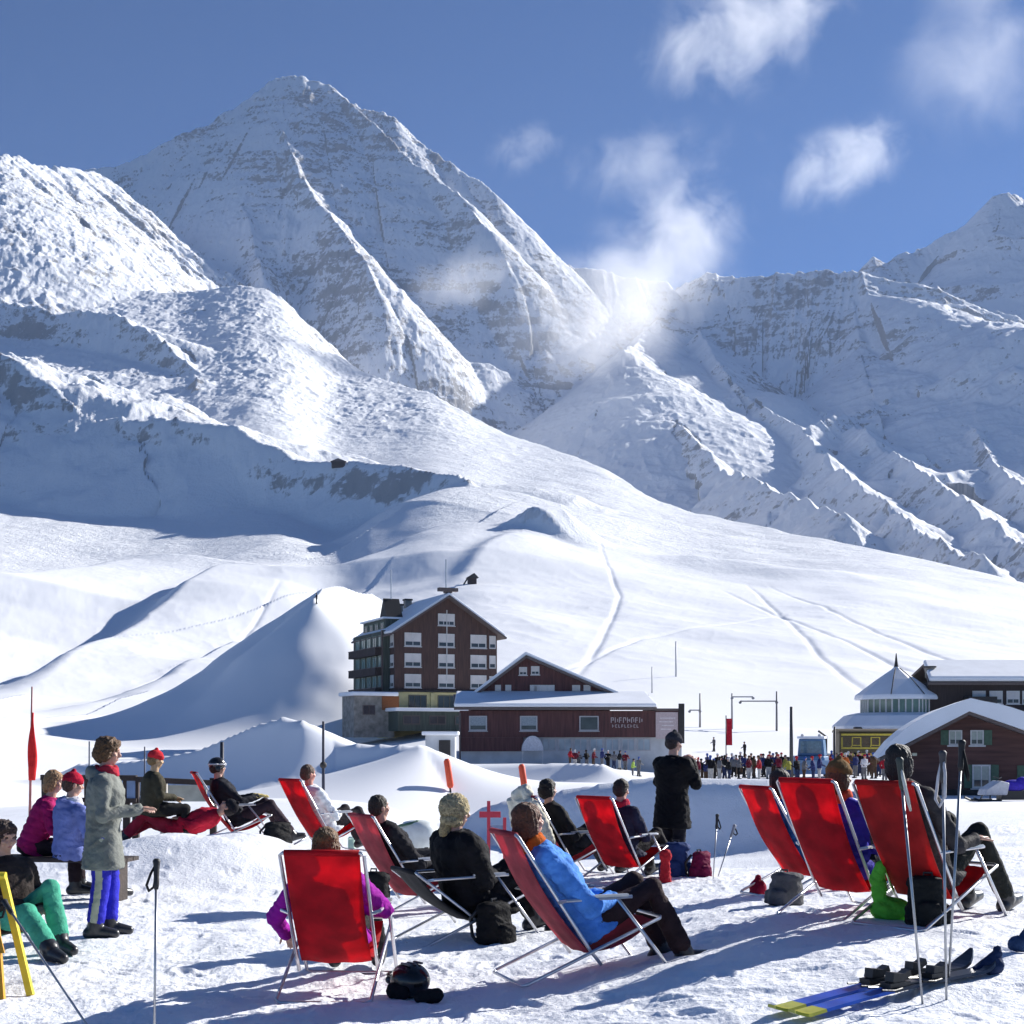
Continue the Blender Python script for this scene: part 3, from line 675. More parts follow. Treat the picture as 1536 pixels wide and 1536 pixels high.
def person(label, loc, az, J, jacket=(.02,.02,.024), trousers=(.02,.02,.024), hair=(.05,.03,.02), hair_style='short', hat=None, scarf=None,
           s=1.0, hem=.10, skin=(.52,.30,.22), gloves=None, boots=M_BOOT, fine=True, group=None, jmat=None, tmat=None, stripe=None, goggles=None, collar=True, fat=1.0, hood=None, girth=1.0, quilt=0):
    r = empty('person', loc, -az, label, 'person', group)
    seed = int(abs(loc[0]*37+loc[1]*101)*10) % 900
    hip, neck, headc = J['hip'], J['neck'], J['head']
    face = J.get('face', V(0, 1, 0)); hup = J.get('hup', (headc-neck)); Mh = basis(hup, face)
    tf = J.get('tfwd', V(0, 1, .2)); Mt = basis(neck-hip, tf); tl = (neck-hip).length; up = Mt.col[2].copy(); rt = Mt.col[0].copy(); fw = Mt.col[1].copy()
    sh = {k: neck - up*.075*s + rt*(.185*s*g*girth) for k, g in (('l', -1), ('r', 1))}
    hj = {k: hip + rt*(.09*s*g) for k, g in (('l', -1), ('r', 1))}
    toe = J.get('toe', V(0, 1, 0))
    HS = s*(.96+.04)
    def H_(x, y, z): return headc + Mh @ V(x*HS, y*HS, z*HS)
    def torso(mb, g, top=True):
        k = girth
        for_r = [(0-.02, .165, .115), (.12, .150, .108), (.28, .148, .110), (.5, .172, .125), (.72, .188, .128), (.86, .175, .108), (.95, .115, .085), (1.02, .062, .062)]
        rings = [ering(hip+up*tl*t + fw*(.012 if .3 < t < .8 else 0), Mt, (rx*k+g)*s, (ry*k+g)*s) for t, rx, ry in for_r]
        mb.loft(rings)
    # --- body: one continuous surface
    mb = MB(); torso(mb, 0)
    for k, g in (('l', -1), ('r', 1)):
        limb(mb, [sh[k], J['e'+k], J['w'+k]], [.05*s, .038*s, .027*s])
        limb(mb, [hj[k], J['k'+k], J['a'+k]], [.08*s, .052*s, .040*s])
        limb(mb, [J['a'+k], J['a'+k]+toe*.14*s-V(0, 0, .05*s)], [.04*s, .03*s])
        if gloves is None:
            nrm = J.get('palm'+k, V(0, -.2, 1)); hand(mb, J['w'+k], (J['w'+k]-J['e'+k]), nrm, s, g, J.get('curl', .55))
    limb(mb, [neck-up*.03, neck+(headc-neck)*.55], [.062*s, .055*s])
    for c, rd in (((0, -.012, .028), (.076, .094, .094)), ((0, .018, -.045), (.056, .070, .072)), ((0, .03, -.088), (.033, .045, .03)), ((0, .092, -.018), (.0125, .022, .020)), ((0, .082, .005), (.010, .016, .022)),
                  ((0, .066, .034), (.055, .024, .014)), ((.078, -.008, -.012), (.012, .022, .031)), ((-.078, -.008, -.012), (.012, .022, .031)), ((0, .079, -.058), (.024, .014, .010)),
                  ((.04, .060, -.025), (.026, .024, .022)), ((-.04, .060, -.025), (.026, .024, .022))):
        mb.ell(H_(*c), tuple(q*HS for q in rd), 14, 10, M=Mh)
    me = evaluate_remesh(mb, .0068 if fine else .010, 3, .45)
    o = link_mesh('body', me, [skin_mat(skin), M_EYE, M_LIP], r)
    n = len(me.polygons); ce = np.empty(n*3, np.float32); me.polygons.foreach_get('center', ce); ce = ce.reshape(-1, 3)
    mi = np.zeros(n, np.int32)
    for sx in (-1, 1):
        q = ce - np.array(H_(sx*.031, .082, .010)); a = q @ np.array(Mh.col[0]); b2 = q @ np.array(Mh.col[2]); c2 = q @ np.array(Mh.col[1])
        mi[((a/.0135)**2+(b2/.0075)**2+(c2/.03)**2) < HS*HS] = 1
    q = ce - np.array(H_(0, .09, -.058)); mi[((q @ np.array(Mh.col[0])/.022)**2+(q @ np.array(Mh.col[2])/.008)**2+(q @ np.array(Mh.col[1])/.02)**2) < 1] = 2
    me.polygons.foreach_set('material_index', mi)
    # --- jacket
    mb = MB(); torso(mb, .030*fat)
    if hem > 0:
        hd = J.get('hemdir', -up)
        for i in range(2):
            pass
        rings = [ering(hip+up*.06*s, Mt, (.172*girth+.02)*s, (.125*girth+.02)*s), ering(hip+hd*hem*.5, Mt, (.185*girth+.026)*s, (.14*girth+.026)*s), ering(hip+hd*hem, Mt, (.195*girth+.03)*s, (.15*girth+.03)*s)]
        mb.loft(rings)
    for k in 'lr':
        wv = J['w'+k]; ev = J['e'+k]; cut = wv + (ev-wv).normalized()*.015
        limb(mb, [sh[k], ev, cut], [.076*s*fat, .061*s*fat, .046*s*fat], 14)
        limb(mb, [neck-up*.03*s+rt*(.06*s*(1 if k == 'r' else -1)), sh[k]], [.06*s, .072*s*fat], 12)
    if collar: mb.loft([ering(neck-up*.05*s, Mt, .095*s, .09*s), ering(neck+up*.035*s, Mt, .078*s, .078*s)])
    if hood: limb(mb, [neck-fw*.07*s+up*.0*s-rt*.07*s, neck-fw*.10*s+up*.01*s, neck-fw*.07*s+rt*.07*s], [.05*s, .065*s, .05*s])
    me = evaluate_remesh(mb, .011 if fine else .015, 5, .5); wrinkle(me, .013, .075, seed)
    if quilt: quilting(me, hip, up, .011, quilt)
    link_mesh('jacket', me, [jmat or cloth(jacket)], r)
    # --- trousers
    mb = MB()
    mb.loft([ering(hip+up*.10*s, Mt, .165*s*girth, .125*s*girth), ering(hip-up*.02*s, Mt, .175*s*girth, .135*s*girth), ering(hip-up*.08*s, Mt, .14*s, .11*s)])
    for k in 'lr':
        a = J['a'+k]; kn = J['k'+k]; cut = a + (kn-a).normalized()*.07*s
        limb(mb, [hj[k], hj[k].lerp(kn, .5), kn, kn.lerp(a, .5), cut], [.105*s, .096*s, .078*s, .076*s, .074*s], 14)
    me = evaluate_remesh(mb, .011 if fine else .015, 4, .5); wrinkle(me, .008, .06, seed+3)
    o = link_mesh('trousers', me, [tmat or cloth(trousers), cloth(stripe) if stripe else cloth(trousers)], r)
    if stripe:
        n = len(me.polygons); ce = np.empty(n*3, np.float32); me.polygons.foreach_get('center', ce); ce = ce.reshape(-1, 3); mi = np.zeros(n, np.int32)
        for k, g in (('l', -1), ('r', 1)):
            zs = [J['a'+k].z, J['k'+k].z, hj[k].z]; ax = np.stack([np.interp(ce[:,2], zs, [J['a'+k][i], J['k'+k][i], hj[k][i]]) for i in (0, 1)], 1)
            off = ce[:,:2]-ax; rr_ = off @ np.array(rt)[:2]*g; ff = off @ np.array(fw)[:2]
            mi[(rr_ > .035) & (np.abs(ff+.012) < .030) & (ce[:,2] < hip.z)] = 1
        me.polygons.foreach_set('material_index', mi)
    # --- boots
    for k in 'lr':
        a = J['a'+k]; kn = J['k'+k]; t = toe.normalized(); mb = MB()
        shaft = a + (kn-a).normalized()*.17*s
        limb(mb, [shaft, a], [.070*s, .068*s])
        dn = V(0, 0, -1)
        if J.get('sole'): dn = J['sole']
        limb(mb, [a+dn*.045*s-t*.05*s, a+dn*.04*s+t*.08*s, a+dn*.055*s+t*.17*s], [.055*s, .055*s, .042*s])
        me = evaluate_remesh(mb, .012, 3); link_mesh('boot', me, boots, r)
    if gloves is not None:
        for k, g in (('l', -1), ('r', 1)):
            mb = MB(); nrm = J.get('palm'+k, V(0, -.2, 1)); dv = J['w'+k]-J['e'+k]
            hand(mb, J['w'+k], dv, nrm, s*1.08, g, J.get('curl', .7), 1.3); limb(mb, [J['w'+k]-dv.normalized()*.05*s, J['w'+k]+dv.normalized()*.02*s], [.044*s, .038*s])
            me = evaluate_remesh(mb, .0075, 2, .4); link_mesh('glove', me, cloth(gloves, .6), r)
    # --- hair
    if hair is not None:
        mb = MB()
        E = [((0, -.022, .042), (.086, .098, .088)), ((0, -.05, 0), (.083, .072, .085))]
        if hair_style in ('long', 'bob'):
            E += [((.066, -.02, -.03), (.030, .055, .085)), ((-.066, -.02, -.03), (.030, .055, .085)), ((0, -.065, -.05), (.082, .05, .095))]
        if hair_style == 'long': E += [((0, -.07, -.14), (.085, .045, .09))]
        if hair_style == 'bushy': E = [((0, -.022, .042), (.092, .102, .092)), ((0, -.055, -.02), (.092, .078, .09)), ((.066, -.02, -.02), (.034, .055, .068)), ((-.066, -.02, -.02), (.034, .055, .068)), ((0, .045, .078), (.06, .040, .030))]
        for c, rd in E: mb.ell(H_(*c), tuple(q*HS for q in rd), 16, 12, M=Mh)
        me = evaluate_remesh(mb, .0055, 3); wrinkle(me, .007 if hair_style != 'bushy' else .014, .045, seed+9); strands(me, H_(0, 0, 0), Mh, .0065, seed+2)
        link_mesh('hair', me, plain('hair', hair, .55, 0, .45, .9, 60, 120), r)
    if hat:
        kind, crgb = hat; mb = MB()
        if kind == 'beanie':
            mb.ell(H_(0, -.016, .052), (.090*HS, .108*HS, .088*HS), 18, 12, M=Mh)
            mb.loft([ering(H_(0, -.012, .018), Mh, .090*HS, .108*HS), ering(H_(0, -.014, .062), Mh, .094*HS, .111*HS)])
            mb.ell(H_(0, -.02, .145), (.026, .026, .024), 10, 8)
            me = evaluate_remesh(mb, .009, 2); wrinkle(me, .004, .02, seed); link_mesh('hat', me, cloth(crgb, .9), r)
        elif kind == 'helmet':
            mb.ell(H_(0, -.014, .045), (.104*HS, .122*HS, .102*HS), 20, 14, M=Mh)
            for sx in (-1, 1): mb.ell(H_(sx*.09, -.01, -.02), (.018*HS, .045*HS, .05*HS), 10, 8, M=Mh)
            me = evaluate_remesh(mb, .009, 4); link_mesh('helmet', me, plain('helmet_shell', crgb, .25, 0, .1), r)
        elif kind == 'cap':
            mb.ell(H_(0, -.014, .055), (.088*HS, .104*HS, .075*HS), 18, 12, M=Mh); mb.ell(H_(0, .115, .05), (.07*HS, .06*HS, .008*HS), 14, 6, M=Mh)
            me = evaluate_remesh(mb, .008, 2); link_mesh('cap', me, cloth(crgb, .8), r)
        elif kind == 'fur':
            mb.ell(H_(0, -.02, .03), (.112*HS, .118*HS, .115*HS), 18, 12, M=Mh); mb.ell(H_(0, -.03, -.07), (.115*HS, .09*HS, .055*HS), 16, 10, M=Mh)
            me = evaluate_remesh(mb, .009, 1); wrinkle(me, .016, .018, seed); link_mesh('fur_hat', me, plain('fur', crgb, .9, 0, .5, 1.0, 30, 90), r)
    if goggles:
        mb = MB(); mb.ell(H_(0, .085, goggles[1]), (.078*HS, .03*HS, .036*HS), 16, 10, M=Mh)
        ring = [H_(.107*math.cos(a), -.012+.122*math.sin(a), goggles[1]+.0) for a in [2*math.pi*i/20 for i in range(21)]]
        mb.tube(ring, .012*HS, 6)
        mb.build('goggles', plain('goggle_lens', goggles[0], .15, 0, .05), r, smooth=True)
    if scarf:
        mb = MB()
        for q, (rr_, h_) in enumerate(((.082, .012), (.078, .045))):
            ring = [neck + Mt @ V(rr_*s*math.cos(a), rr_*s*math.sin(a)+.012, h_*s+.012*math.sin(3*a+q)) for a in [2*math.pi*i/18 for i in range(19)]]
            mb.tube(ring, [.030*s]*19, 10)
        me = evaluate_remesh(mb, .010, 2); wrinkle(me, .008, .03, seed); link_mesh('scarf', me, cloth(scarf, .9), r)
    return r

# ------------------------------------------------------------------ poses (x right, y forward, z up)
def pose_deck(up=0.0, arms='lap', tz=1.02, head_turn=0.0, knees=.58, spread=.13, reach=.80, lift=0.0):
    """lying back in a deck chair; up 0 leans on the canvas, 1 sits straight"""
    nk = V(0, -.30, tz-.11).lerp(V(0, .02, .90), up); hd = nk + V(0, -.015, .185).lerp(V(0, .03, .19), up)
    J = dict(hip=V(0, .09, .36), neck=nk, head=hd, face=V(math.sin(head_turn), math.cos(head_turn), .06-.1*up), tfwd=V(0, 1, .5),
             kl=V(-spread, .52, knees+lift), kr=V(spread, .55, knees-.02), al=V(-spread-.02, reach, .13), ar=V(spread+.03, reach+.05, .13), toe=V(0, 1, .25), hemdir=V(0, .75, -.35).normalized())
    if arms == 'lap':
        J.update(el=V(-.30, .02, .50).lerp(V(-.30, .1, .55), up), er=V(.30, .02, .50).lerp(V(.30, .1, .55), up), wl=V(-.10, .27, .53), wr=V(.09, .26, .54))
    elif arms == 'rest':
        J.update(el=V(-.34, -.08, .60), er=V(.34, -.08, .60), wl=V(-.33, .17, .64), wr=V(.33, .17, .64))
    elif arms == 'forward':
        J.update(el=V(-.28, .10, .62), er=V(.28, .10, .62), wl=V(-.16, .36, .68), wr=V(.16, .36, .68))
    elif arms == 'hang':
        J.update(el=V(-.40, -.05, .50), er=V(.33, 0, .55), wl=V(-.36, .12, .36), wr=V(.14, .25, .53))
    elif arms == 'head':
        J.update(el=V(-.34, -.12, 1.02), er=V(.34, -.12, 1.02), wl=V(-.12, -.36, 1.12), wr=V(.12, -.36, 1.12))
    return J
def pose_sit(seat=.46, lean=.08, arms='lap', turn=0.0, sp=.13, kz=None, ay=.50, face_down=0.0):
    nk = V(0, lean, seat+.56); hd = nk+V(0, .035+face_down*.05, .19)
    J = dict(hip=V(0, 0, seat+.08), neck=nk, head=hd, face=V(math.sin(turn), math.cos(turn), -.1-face_down), tfwd=V(0, 1, 0),
             kl=V(-sp, .43, seat+.08), kr=V(sp, .43, seat+.08), al=V(-sp, ay, .13), ar=V(sp+.03, ay-.06, .13), toe=V(0, 1, 0), hemdir=V(0, .5, -.7).normalized())
    if kz is not None: J['kl'].z = kz; J['kr'].z = kz
    if arms == 'lap': J.update(el=V(-.28, lean+.02, seat+.27), er=V(.28, lean+.02, seat+.27), wl=V(-.09, .30, seat+.22), wr=V(.09, .30, seat+.24))
    elif arms == 'table': J.update(el=V(-.30, lean+.12, seat+.28), er=V(.30, lean+.12, seat+.28), wl=V(-.12, .42, seat+.34), wr=V(.12, .42, seat+.34))
    return J
# ------------------------------------------------------------------ deck chairs and the people in them
def spot(px, d, dz=0.0):
    x = (px-CX)/F*d; return (x, d, zat(x, d)+dz)
A = R
ch = {}
def chair_person(key, px, d, az, clabel, canvas='red', tz=1.02, z=None, **kw):
    l = list(spot(px, d)); l[2] = l[2] if z is None else z; l[2] -= .015
    ch[key] = (tuple(l), A(az)); deck_chair(clabel, tuple(l), A(az), canvas, tz, **kw)
    return tuple(l), A(az)
def put(px, d, az, label, J, **kw):
    return person(label, spot(px, d, -.015), A(az), J, **kw)

l, a = chair_person('A', 504, 8.95, 3, 'deck chair seen square from behind with a bright red back, nearest to the camera', tz=.97)
person('person hidden in the nearest red chair, purple sleeve and dark boots showing', l, a, pose_deck(0, 'hang', .93, .2), jacket=(.30,.012,.30), trousers=(.018,.018,.02), hair=(.16,.08,.03), hair_style='bob', s=.95)
l, a = chair_person('B', 858, 9.15, 70, 'deck chair with a faded pinkish canvas turned side on, carrying the sitter in blue', 'faded', 1.0)
person('person lying back in a light blue jacket and dark brown trousers with an orange scarf', l, a, pose_deck(.0, 'lap', 1.0, -.1, .62, .12, .74), jacket=(.09,.27,.72), trousers=(.035,.02,.022), hair=(.13,.05,.025), hair_style='bob', scarf=(.50,.11,.02), fat=1.2, quilt=.085)
l, a = chair_person('C2', 606, 13.7, 56, 'deck chair with a faded pinkish canvas just behind the nearest red chair', 'faded')
person('person in black stretched out in the faded deck chair behind the nearest red one', l, a, pose_deck(.1, 'lap', 1.02), jacket=(.018,.018,.022), trousers=(.015,.015,.018), hair=(.03,.02,.015))
l, a = chair_person('C3', 480, 18.3, 46, 'small red deck chair beside the man with the black helmet, carrying the sitter in white')
person('person in a white jacket with a sunburnt face in a red deck chair', l, a, pose_deck(.35, 'lap', 1.02, .1), quilt=.08, jacket=(.74,.76,.78), trousers=(.03,.025,.03), hair=(.10,.05,.03), skin=(.60,.27,.20), fine=False)
l, a = chair_person('C4', 345, 18.8, 68, 'leftmost red deck chair standing on a snow heap in front of the dark railing')
person('person in black helmet, pale goggles and yellow gloves in the leftmost deck chair', l, a, pose_deck(.4, 'forward', 1.02), jacket=(.02,.021,.028), trousers=(.05,.035,.045), hair=(.03,.02,.015), hat=('helmet', (.015,.015,.018)), goggles=((.55,.56,.58), .045), gloves=(.62,.50,.20), fine=False)
l, a = chair_person('C6', 930, 15.6, 42, 'red deck chair in front of the standing man in black, canvas glowing in the sun')
person('dark haired person in red scarf and navy jacket before the standing figure in black', l, a, pose_deck(.95, 'lap', 1.02, -.15), jacket=(.022,.024,.05), trousers=(.02,.018,.02), hair=(.022,.014,.012), scarf=(.45,.03,.06), s=1.0)
l, a = chair_person('C7', 1196, 13.0, 65, 'red deck chair seen almost edge on, left one of the three at the right', tz=1.05)
person('dark haired person in a bright blue jacket in the left of the three right chairs', l, a, pose_deck(.35, 'lap', 1.02), quilt=.07, jacket=(.03,.16,.48), trousers=(.02,.02,.03), hair=(.03,.02,.02), hair_style='bob')
l, a = chair_person('C8', 1264, 10.6, 48, 'red deck chair in the middle of the three at the right, half shadowed', tz=1.08)
person('person in brown beanie, orange scarf and royal blue jacket at the right', l, a, pose_deck(.75, 'lap', 1.06, .1), quilt=.08, jacket=(.045,.04,.42), trousers=(.03,.035,.05), hair=(.14,.08,.04), hair_style='bob', hat=('beanie', (.20,.12,.05)), scarf=(.60,.10,.05))
l, a = chair_person('C9', 1384, 10.0, 50, 'reddish orange deck chair behind the planted ski poles, the rightmost one', 'orange', 1.06)
person('person in a dark grey coat and black trousers with bent knees in the rightmost chair', l, a, pose_deck(.05, 'rest', 1.14, -.2, .68, .13, .86, .06), jacket=(.045,.042,.045), trousers=(.022,.024,.022), hair=(.02,.016,.016), hair_style='bob', s=1.04, hood=True)
# blond sitter in the wide black coat on a dark folding chair
l, a = chair_person('C10', 688, 11.2, 62, 'black canvas folding chair with bare metal legs under the sitter in the black coat', 'dark', .62, kind='folding_chair', group='dark folding chairs')
person('person in a wide black coat and big fluffy beige hat on a folding chair', l, a, pose_deck(.8, 'lap', 1.0, .35), jacket=(.012,.012,.014), trousers=(.012,.012,.014), hair=(.40,.30,.14), hair_style='long', hat=('fur', (.46,.38,.22)), fat=1.5, girth=1.25, s=1.08, hem=.30, gloves=(.012,.012,.014))
l, a = chair_person('C11', 838, 16.6, 58, 'deck chair half hidden under the cream fleece hung over its back', 'faded')
person('person with black hair and black clothes lying behind the cream fleece', l, a, pose_deck(.45, 'lap', 1.02, .2), jacket=(.02,.02,.022), trousers=(.03,.03,.035), hair=(.012,.01,.01), hair_style='bushy', fine=False)
# cream fleece draped over the back of that chair
mb = MB()
for side in (0, 1):
    pass
prof = [V(0, -.50, 1.02)+V(0, -.84, -.54)*.06 + (V(0, .02, .20)-V(0, -.50, 1.02))*t for t in [i/12*.86 for i in range(13)]]
rings = []
for i, p in enumerate(prof):
    t = i/12; ring = []
    for k in range(24):
        an = 2*math.pi*k/24; hw_ = .25+.03*math.sin(5*t+1)+.02*math.sin(11*t); th = .075+.025*math.sin(7*t+2*math.cos(an*2))
        ring.append(p + V(hw_*math.cos(an), -.3*th+th*math.sin(an)*.84, th*math.sin(an)*.54))
    rings.append(ring)
mb.loft(rings)
for sx in (-1, 1): limb(mb, [V(sx*.22, -.52, .92), V(sx*.33, -.42, .66), V(sx*.30, -.30, .42)], [.075, .07, .055])
limb(mb, [V(-.10, -.56, 1.03), V(0, -.50, 1.09), V(.10, -.52, 1.05)], [.07, .085, .07])
me = evaluate_remesh(mb, .012, 3); wrinkle(me, .016, .07, 77)
o = link_mesh('fleece_jacket', me, cloth((.66,.63,.52), .95, .6), None); o.location = ch['C11'][0]; o.rotation_euler = (0, 0, -ch['C11'][1])
tag(o, 'cream fleece jacket hung over the back of a deck chair beside the beige hat', 'jacket')

# ------------------------------------------------------------------ people standing
def standing(hip=.90, arms=None, **kw):
    J = dict(hip=V(0, 0, hip), neck=V(0, .01, hip+.53), head=V(0, .045, hip+.72), face=V(0, 1, -.08), tfwd=V(0, 1, 0), kl=V(-.10, .04, .50), kr=V(.10, .03, .50), al=V(-.11, 0, .11), ar=V(.11, -.03, .11), toe=V(0, 1, 0),
             el=V(-.26, .02, hip+.20), er=V(.26, .02, hip+.20), wl=V(-.20, .25, hip+.20), wr=V(.20, .25, hip+.20))
    J.update(kw); return J
J = standing(.86, face=V(.05, 1, -.15), kl=V(-.09, .05, .48), kr=V(.09, -.01, .48), al=V(-.09, .04, .11), ar=V(.10, -.06, .11), el=V(-.26, .02, 1.06), er=V(.26, .02, 1.06), wl=V(-.12, .28, 1.08), wr=V(.12, .30, 1.10), hemdir=V(0, 0, -1))
put(155, 11.25, 78, 'person standing at the left in long grey jacket and striped blue trousers', J, jacket=(.20,.21,.19), trousers=(.035,.035,.45), stripe=(.42,.43,.34), hair=(.15,.075,.03), hair_style='bushy', scarf=(.40,.03,.05), hem=.26, s=.97, hood=True, fat=1.15)
J = standing(.92, face=V(.1, 1, .02), el=V(-.30, .08, 1.16), er=V(.31, .10, 1.14), wl=V(-.08, .24, 1.42), wr=V(.10, .25, 1.40), hemdir=V(0, 0, -1), curl=.9)
put(1008, 16.7, 50, 'tall standing person in a long black coat with both hands raised to the face', J, jacket=(.010,.010,.012), trousers=(.016,.016,.024), hair=(.03,.02,.02), hat=('beanie', (.035,.035,.045)), hem=.34, s=1.04, fat=1.25, girth=1.1)

# ------------------------------------------------------------------ the group at the left edge
J = pose_sit(.16, -.10, 'lap', 0, .12, .42, .80)
J['kl'] = V(-.12, .38, .52); J['kr'] = V(.12, .44, .36); J['al'] = V(-.12, .52, .12); J['ar'] = V(.14, .78, .12)
put(14, 10.6, 128, 'person in dark brown jacket and teal trousers sitting low at the left edge', J, jacket=(.045,.035,.032), trousers=(.07,.36,.24), hair=(.05,.025,.018), hair_style='bushy', fat=1.25)
put(44, 13.6, 70, 'person in a magenta jacket with fair hair hunched on the dark bench', pose_sit(.44, .20, 'lap', .2, face_down=.2), quilt=.075, jacket=(.32,.012,.10), trousers=(.03,.02,.025), hair=(.36,.20,.09), hair_style='bob', s=.92)
put(103, 13.3, 40, 'person in a blue and white jacket with a red bobble hat on the bench end', pose_sit(.44, .02, 'lap', .3), jacket=(.16,.20,.46), trousers=(.018,.014,.014), hair=(.07,.03,.02), hat=('beanie', (.42,.015,.04)), scarf=(.72,.70,.74), s=.95, hood=True)
put(226, 18.0, 60, 'person with a round red hat sitting behind the railing', pose_sit(.40, .04), jacket=(.05,.045,.03), trousers=(.02,.02,.02), hair=(.25,.16,.07), hat=('beanie', (.55,.03,.04)), skin=(.55,.36,.2), fine=False)
l = spot(268, 18.2, -.02)
J = dict(hip=V(0, 0, .20), neck=V(0, -.52, .42), head=V(0, -.68, .52), face=V(0, .6, .8), tfwd=V(0, .4, 1), kl=V(-.12, .42, .42), kr=V(.12, .44, .30), al=V(-.12, .70, .12), ar=V(.13, .82, .12), toe=V(0, .8, .6),
         el=V(-.28, -.26, .28), er=V(.28, -.26, .28), wl=V(-.10, -.05, .36), wr=V(.10, -.04, .36), hemdir=V(0, 1, 0))
person('person in a red jacket lying back on the snow heap below the railing', l, A(-88), J, jacket=(.42,.015,.04), trousers=(.30,.02,.04), hair=(.02,.015,.015), hat=('beanie', (.02,.02,.025)), fine=False)
# dark bench they sit on
b0 = empty('bench', spot(76, 13.45), A(-9), 'dark brown wooden bench under the people at the left', 'bench')
WOODD = plain('dark_wood', (.035,.022,.018), .7, 0, .35, .3, 6, 30)
mb = MB()
for k in range(3): mb.box((0, -.14+k*.14, .42), (1.7, .125, .04))
mb.build('seat', WOODD, b0)
for sx in (-.7, .7):
    mb = MB(); mb.box((sx, 0, .20), (.08, .36, .395)); mb.build('leg', WOODD, b0)
# ------------------------------------------------------------------ things on the snow
def ski_pole(label, top, bottom, grip_tilt=None, strap=(.02,.02,.022), grip=(.015,.015,.018), basket=True, swing=V(-.05, 0, -.14), kind='ski_pole', group='ski poles stuck upright in the snow'):
    top = Vector(top); bottom = Vector(bottom); r = empty(kind, bottom, 0, label, 'ski pole', group)
    t = top-bottom; u = t.normalized()
    mb = MB(); mb.tube([V(0, 0, 0), u*(t.length-.16)], [.0065, .0085], 8); mb.build('shaft', M_ALU, r, smooth=True)
    gm = plain('grip_rubber', grip, .6, 0, .2, .3)
    mb = MB(); b = t-u*.17
    mb.tube([b, b+u*.03, b+u*.07, b+u*.11, b+u*.145, b+u*.165, b+u*.178], [.012, .017, .0155, .017, .019, .023, .014], 10); mb.build('grip', gm, r, smooth=True)
    sw = Vector(swing); p0 = t-u*.02; side = u.cross(sw).normalized()
    pts = [p0, p0+sw*.35+side*.022, p0+sw*.8+side*.03, p0+sw, p0+sw*.85-side*.03, p0+sw*.4-side*.02, p0+V(0, 0, -.004)]
    vs, fs = [], []
    mb = MB(); mb.tube(pts, .0085, 6); mb.build('strap', cloth(strap, .8), r, smooth=True)
    if basket:
        mb = MB(); c = u*.06; ring = [c+V(.045*math.cos(a), .045*math.sin(a), 0) for a in [2*math.pi*i/16 for i in range(17)]]
        mb.tube(ring, .006, 6); [mb.tube([c, ring[i]], .004, 5) for i in (0, 4, 8, 12)]; mb.build('basket', M_BLACK, r)
    return r
def gp(px, d, dz=0): return V(*spot(px, d, dz))
ski_pole('single ski pole with black grip standing left of the nearest red chair', P(235, 1290, 7.75), gp(231, 7.55, -.06), swing=V(-.045, .0, -.16), strap=(.02,.02,.024))
ski_pole('ski pole leaning slightly left in front of the rightmost chair with a wide pale strap', P(1349, 1138, 7.3), gp(1386, 7.2, -.1), strap=(.52,.52,.48), swing=V(.05, -.03, -.26), grip=(.05,.06,.05))
ski_pole('upright ski pole right of the rightmost chair with a pale strap loop', P(1414, 1128, 7.35), gp(1420, 7.25, -.1), strap=(.60,.58,.60), swing=V(-.03, -.04, -.28), grip=(.06,.055,.06))
ski_pole('ski pole with a chunky black grip crossing behind the upright one at the right', P(1443, 1112, 7.6), gp(1421, 7.5, -.1), strap=(.02,.02,.022), swing=V(.03, -.02, -.2), grip=(.012,.012,.014))
ski_pole('thin grey ski pole lying slanted across the bottom left corner', P(6, 1352, 8.6), gp(150, 7.35, .0), strap=(.03,.03,.03), swing=V(-.05, 0, -.1))
ski_pole('dark ski pole stuck in the shaded snow right of the man in the black coat', P(1076, 1222, 15.4), gp(1069, 15.3, -.05), swing=V(.03, 0, -.15))
ski_pole('pale ski pole leaning to the left behind the man in the black coat', P(1102, 1238, 15.9), gp(1074, 15.6, -.05), grip=(.3,.3,.32), swing=V(.02, 0, -.1))
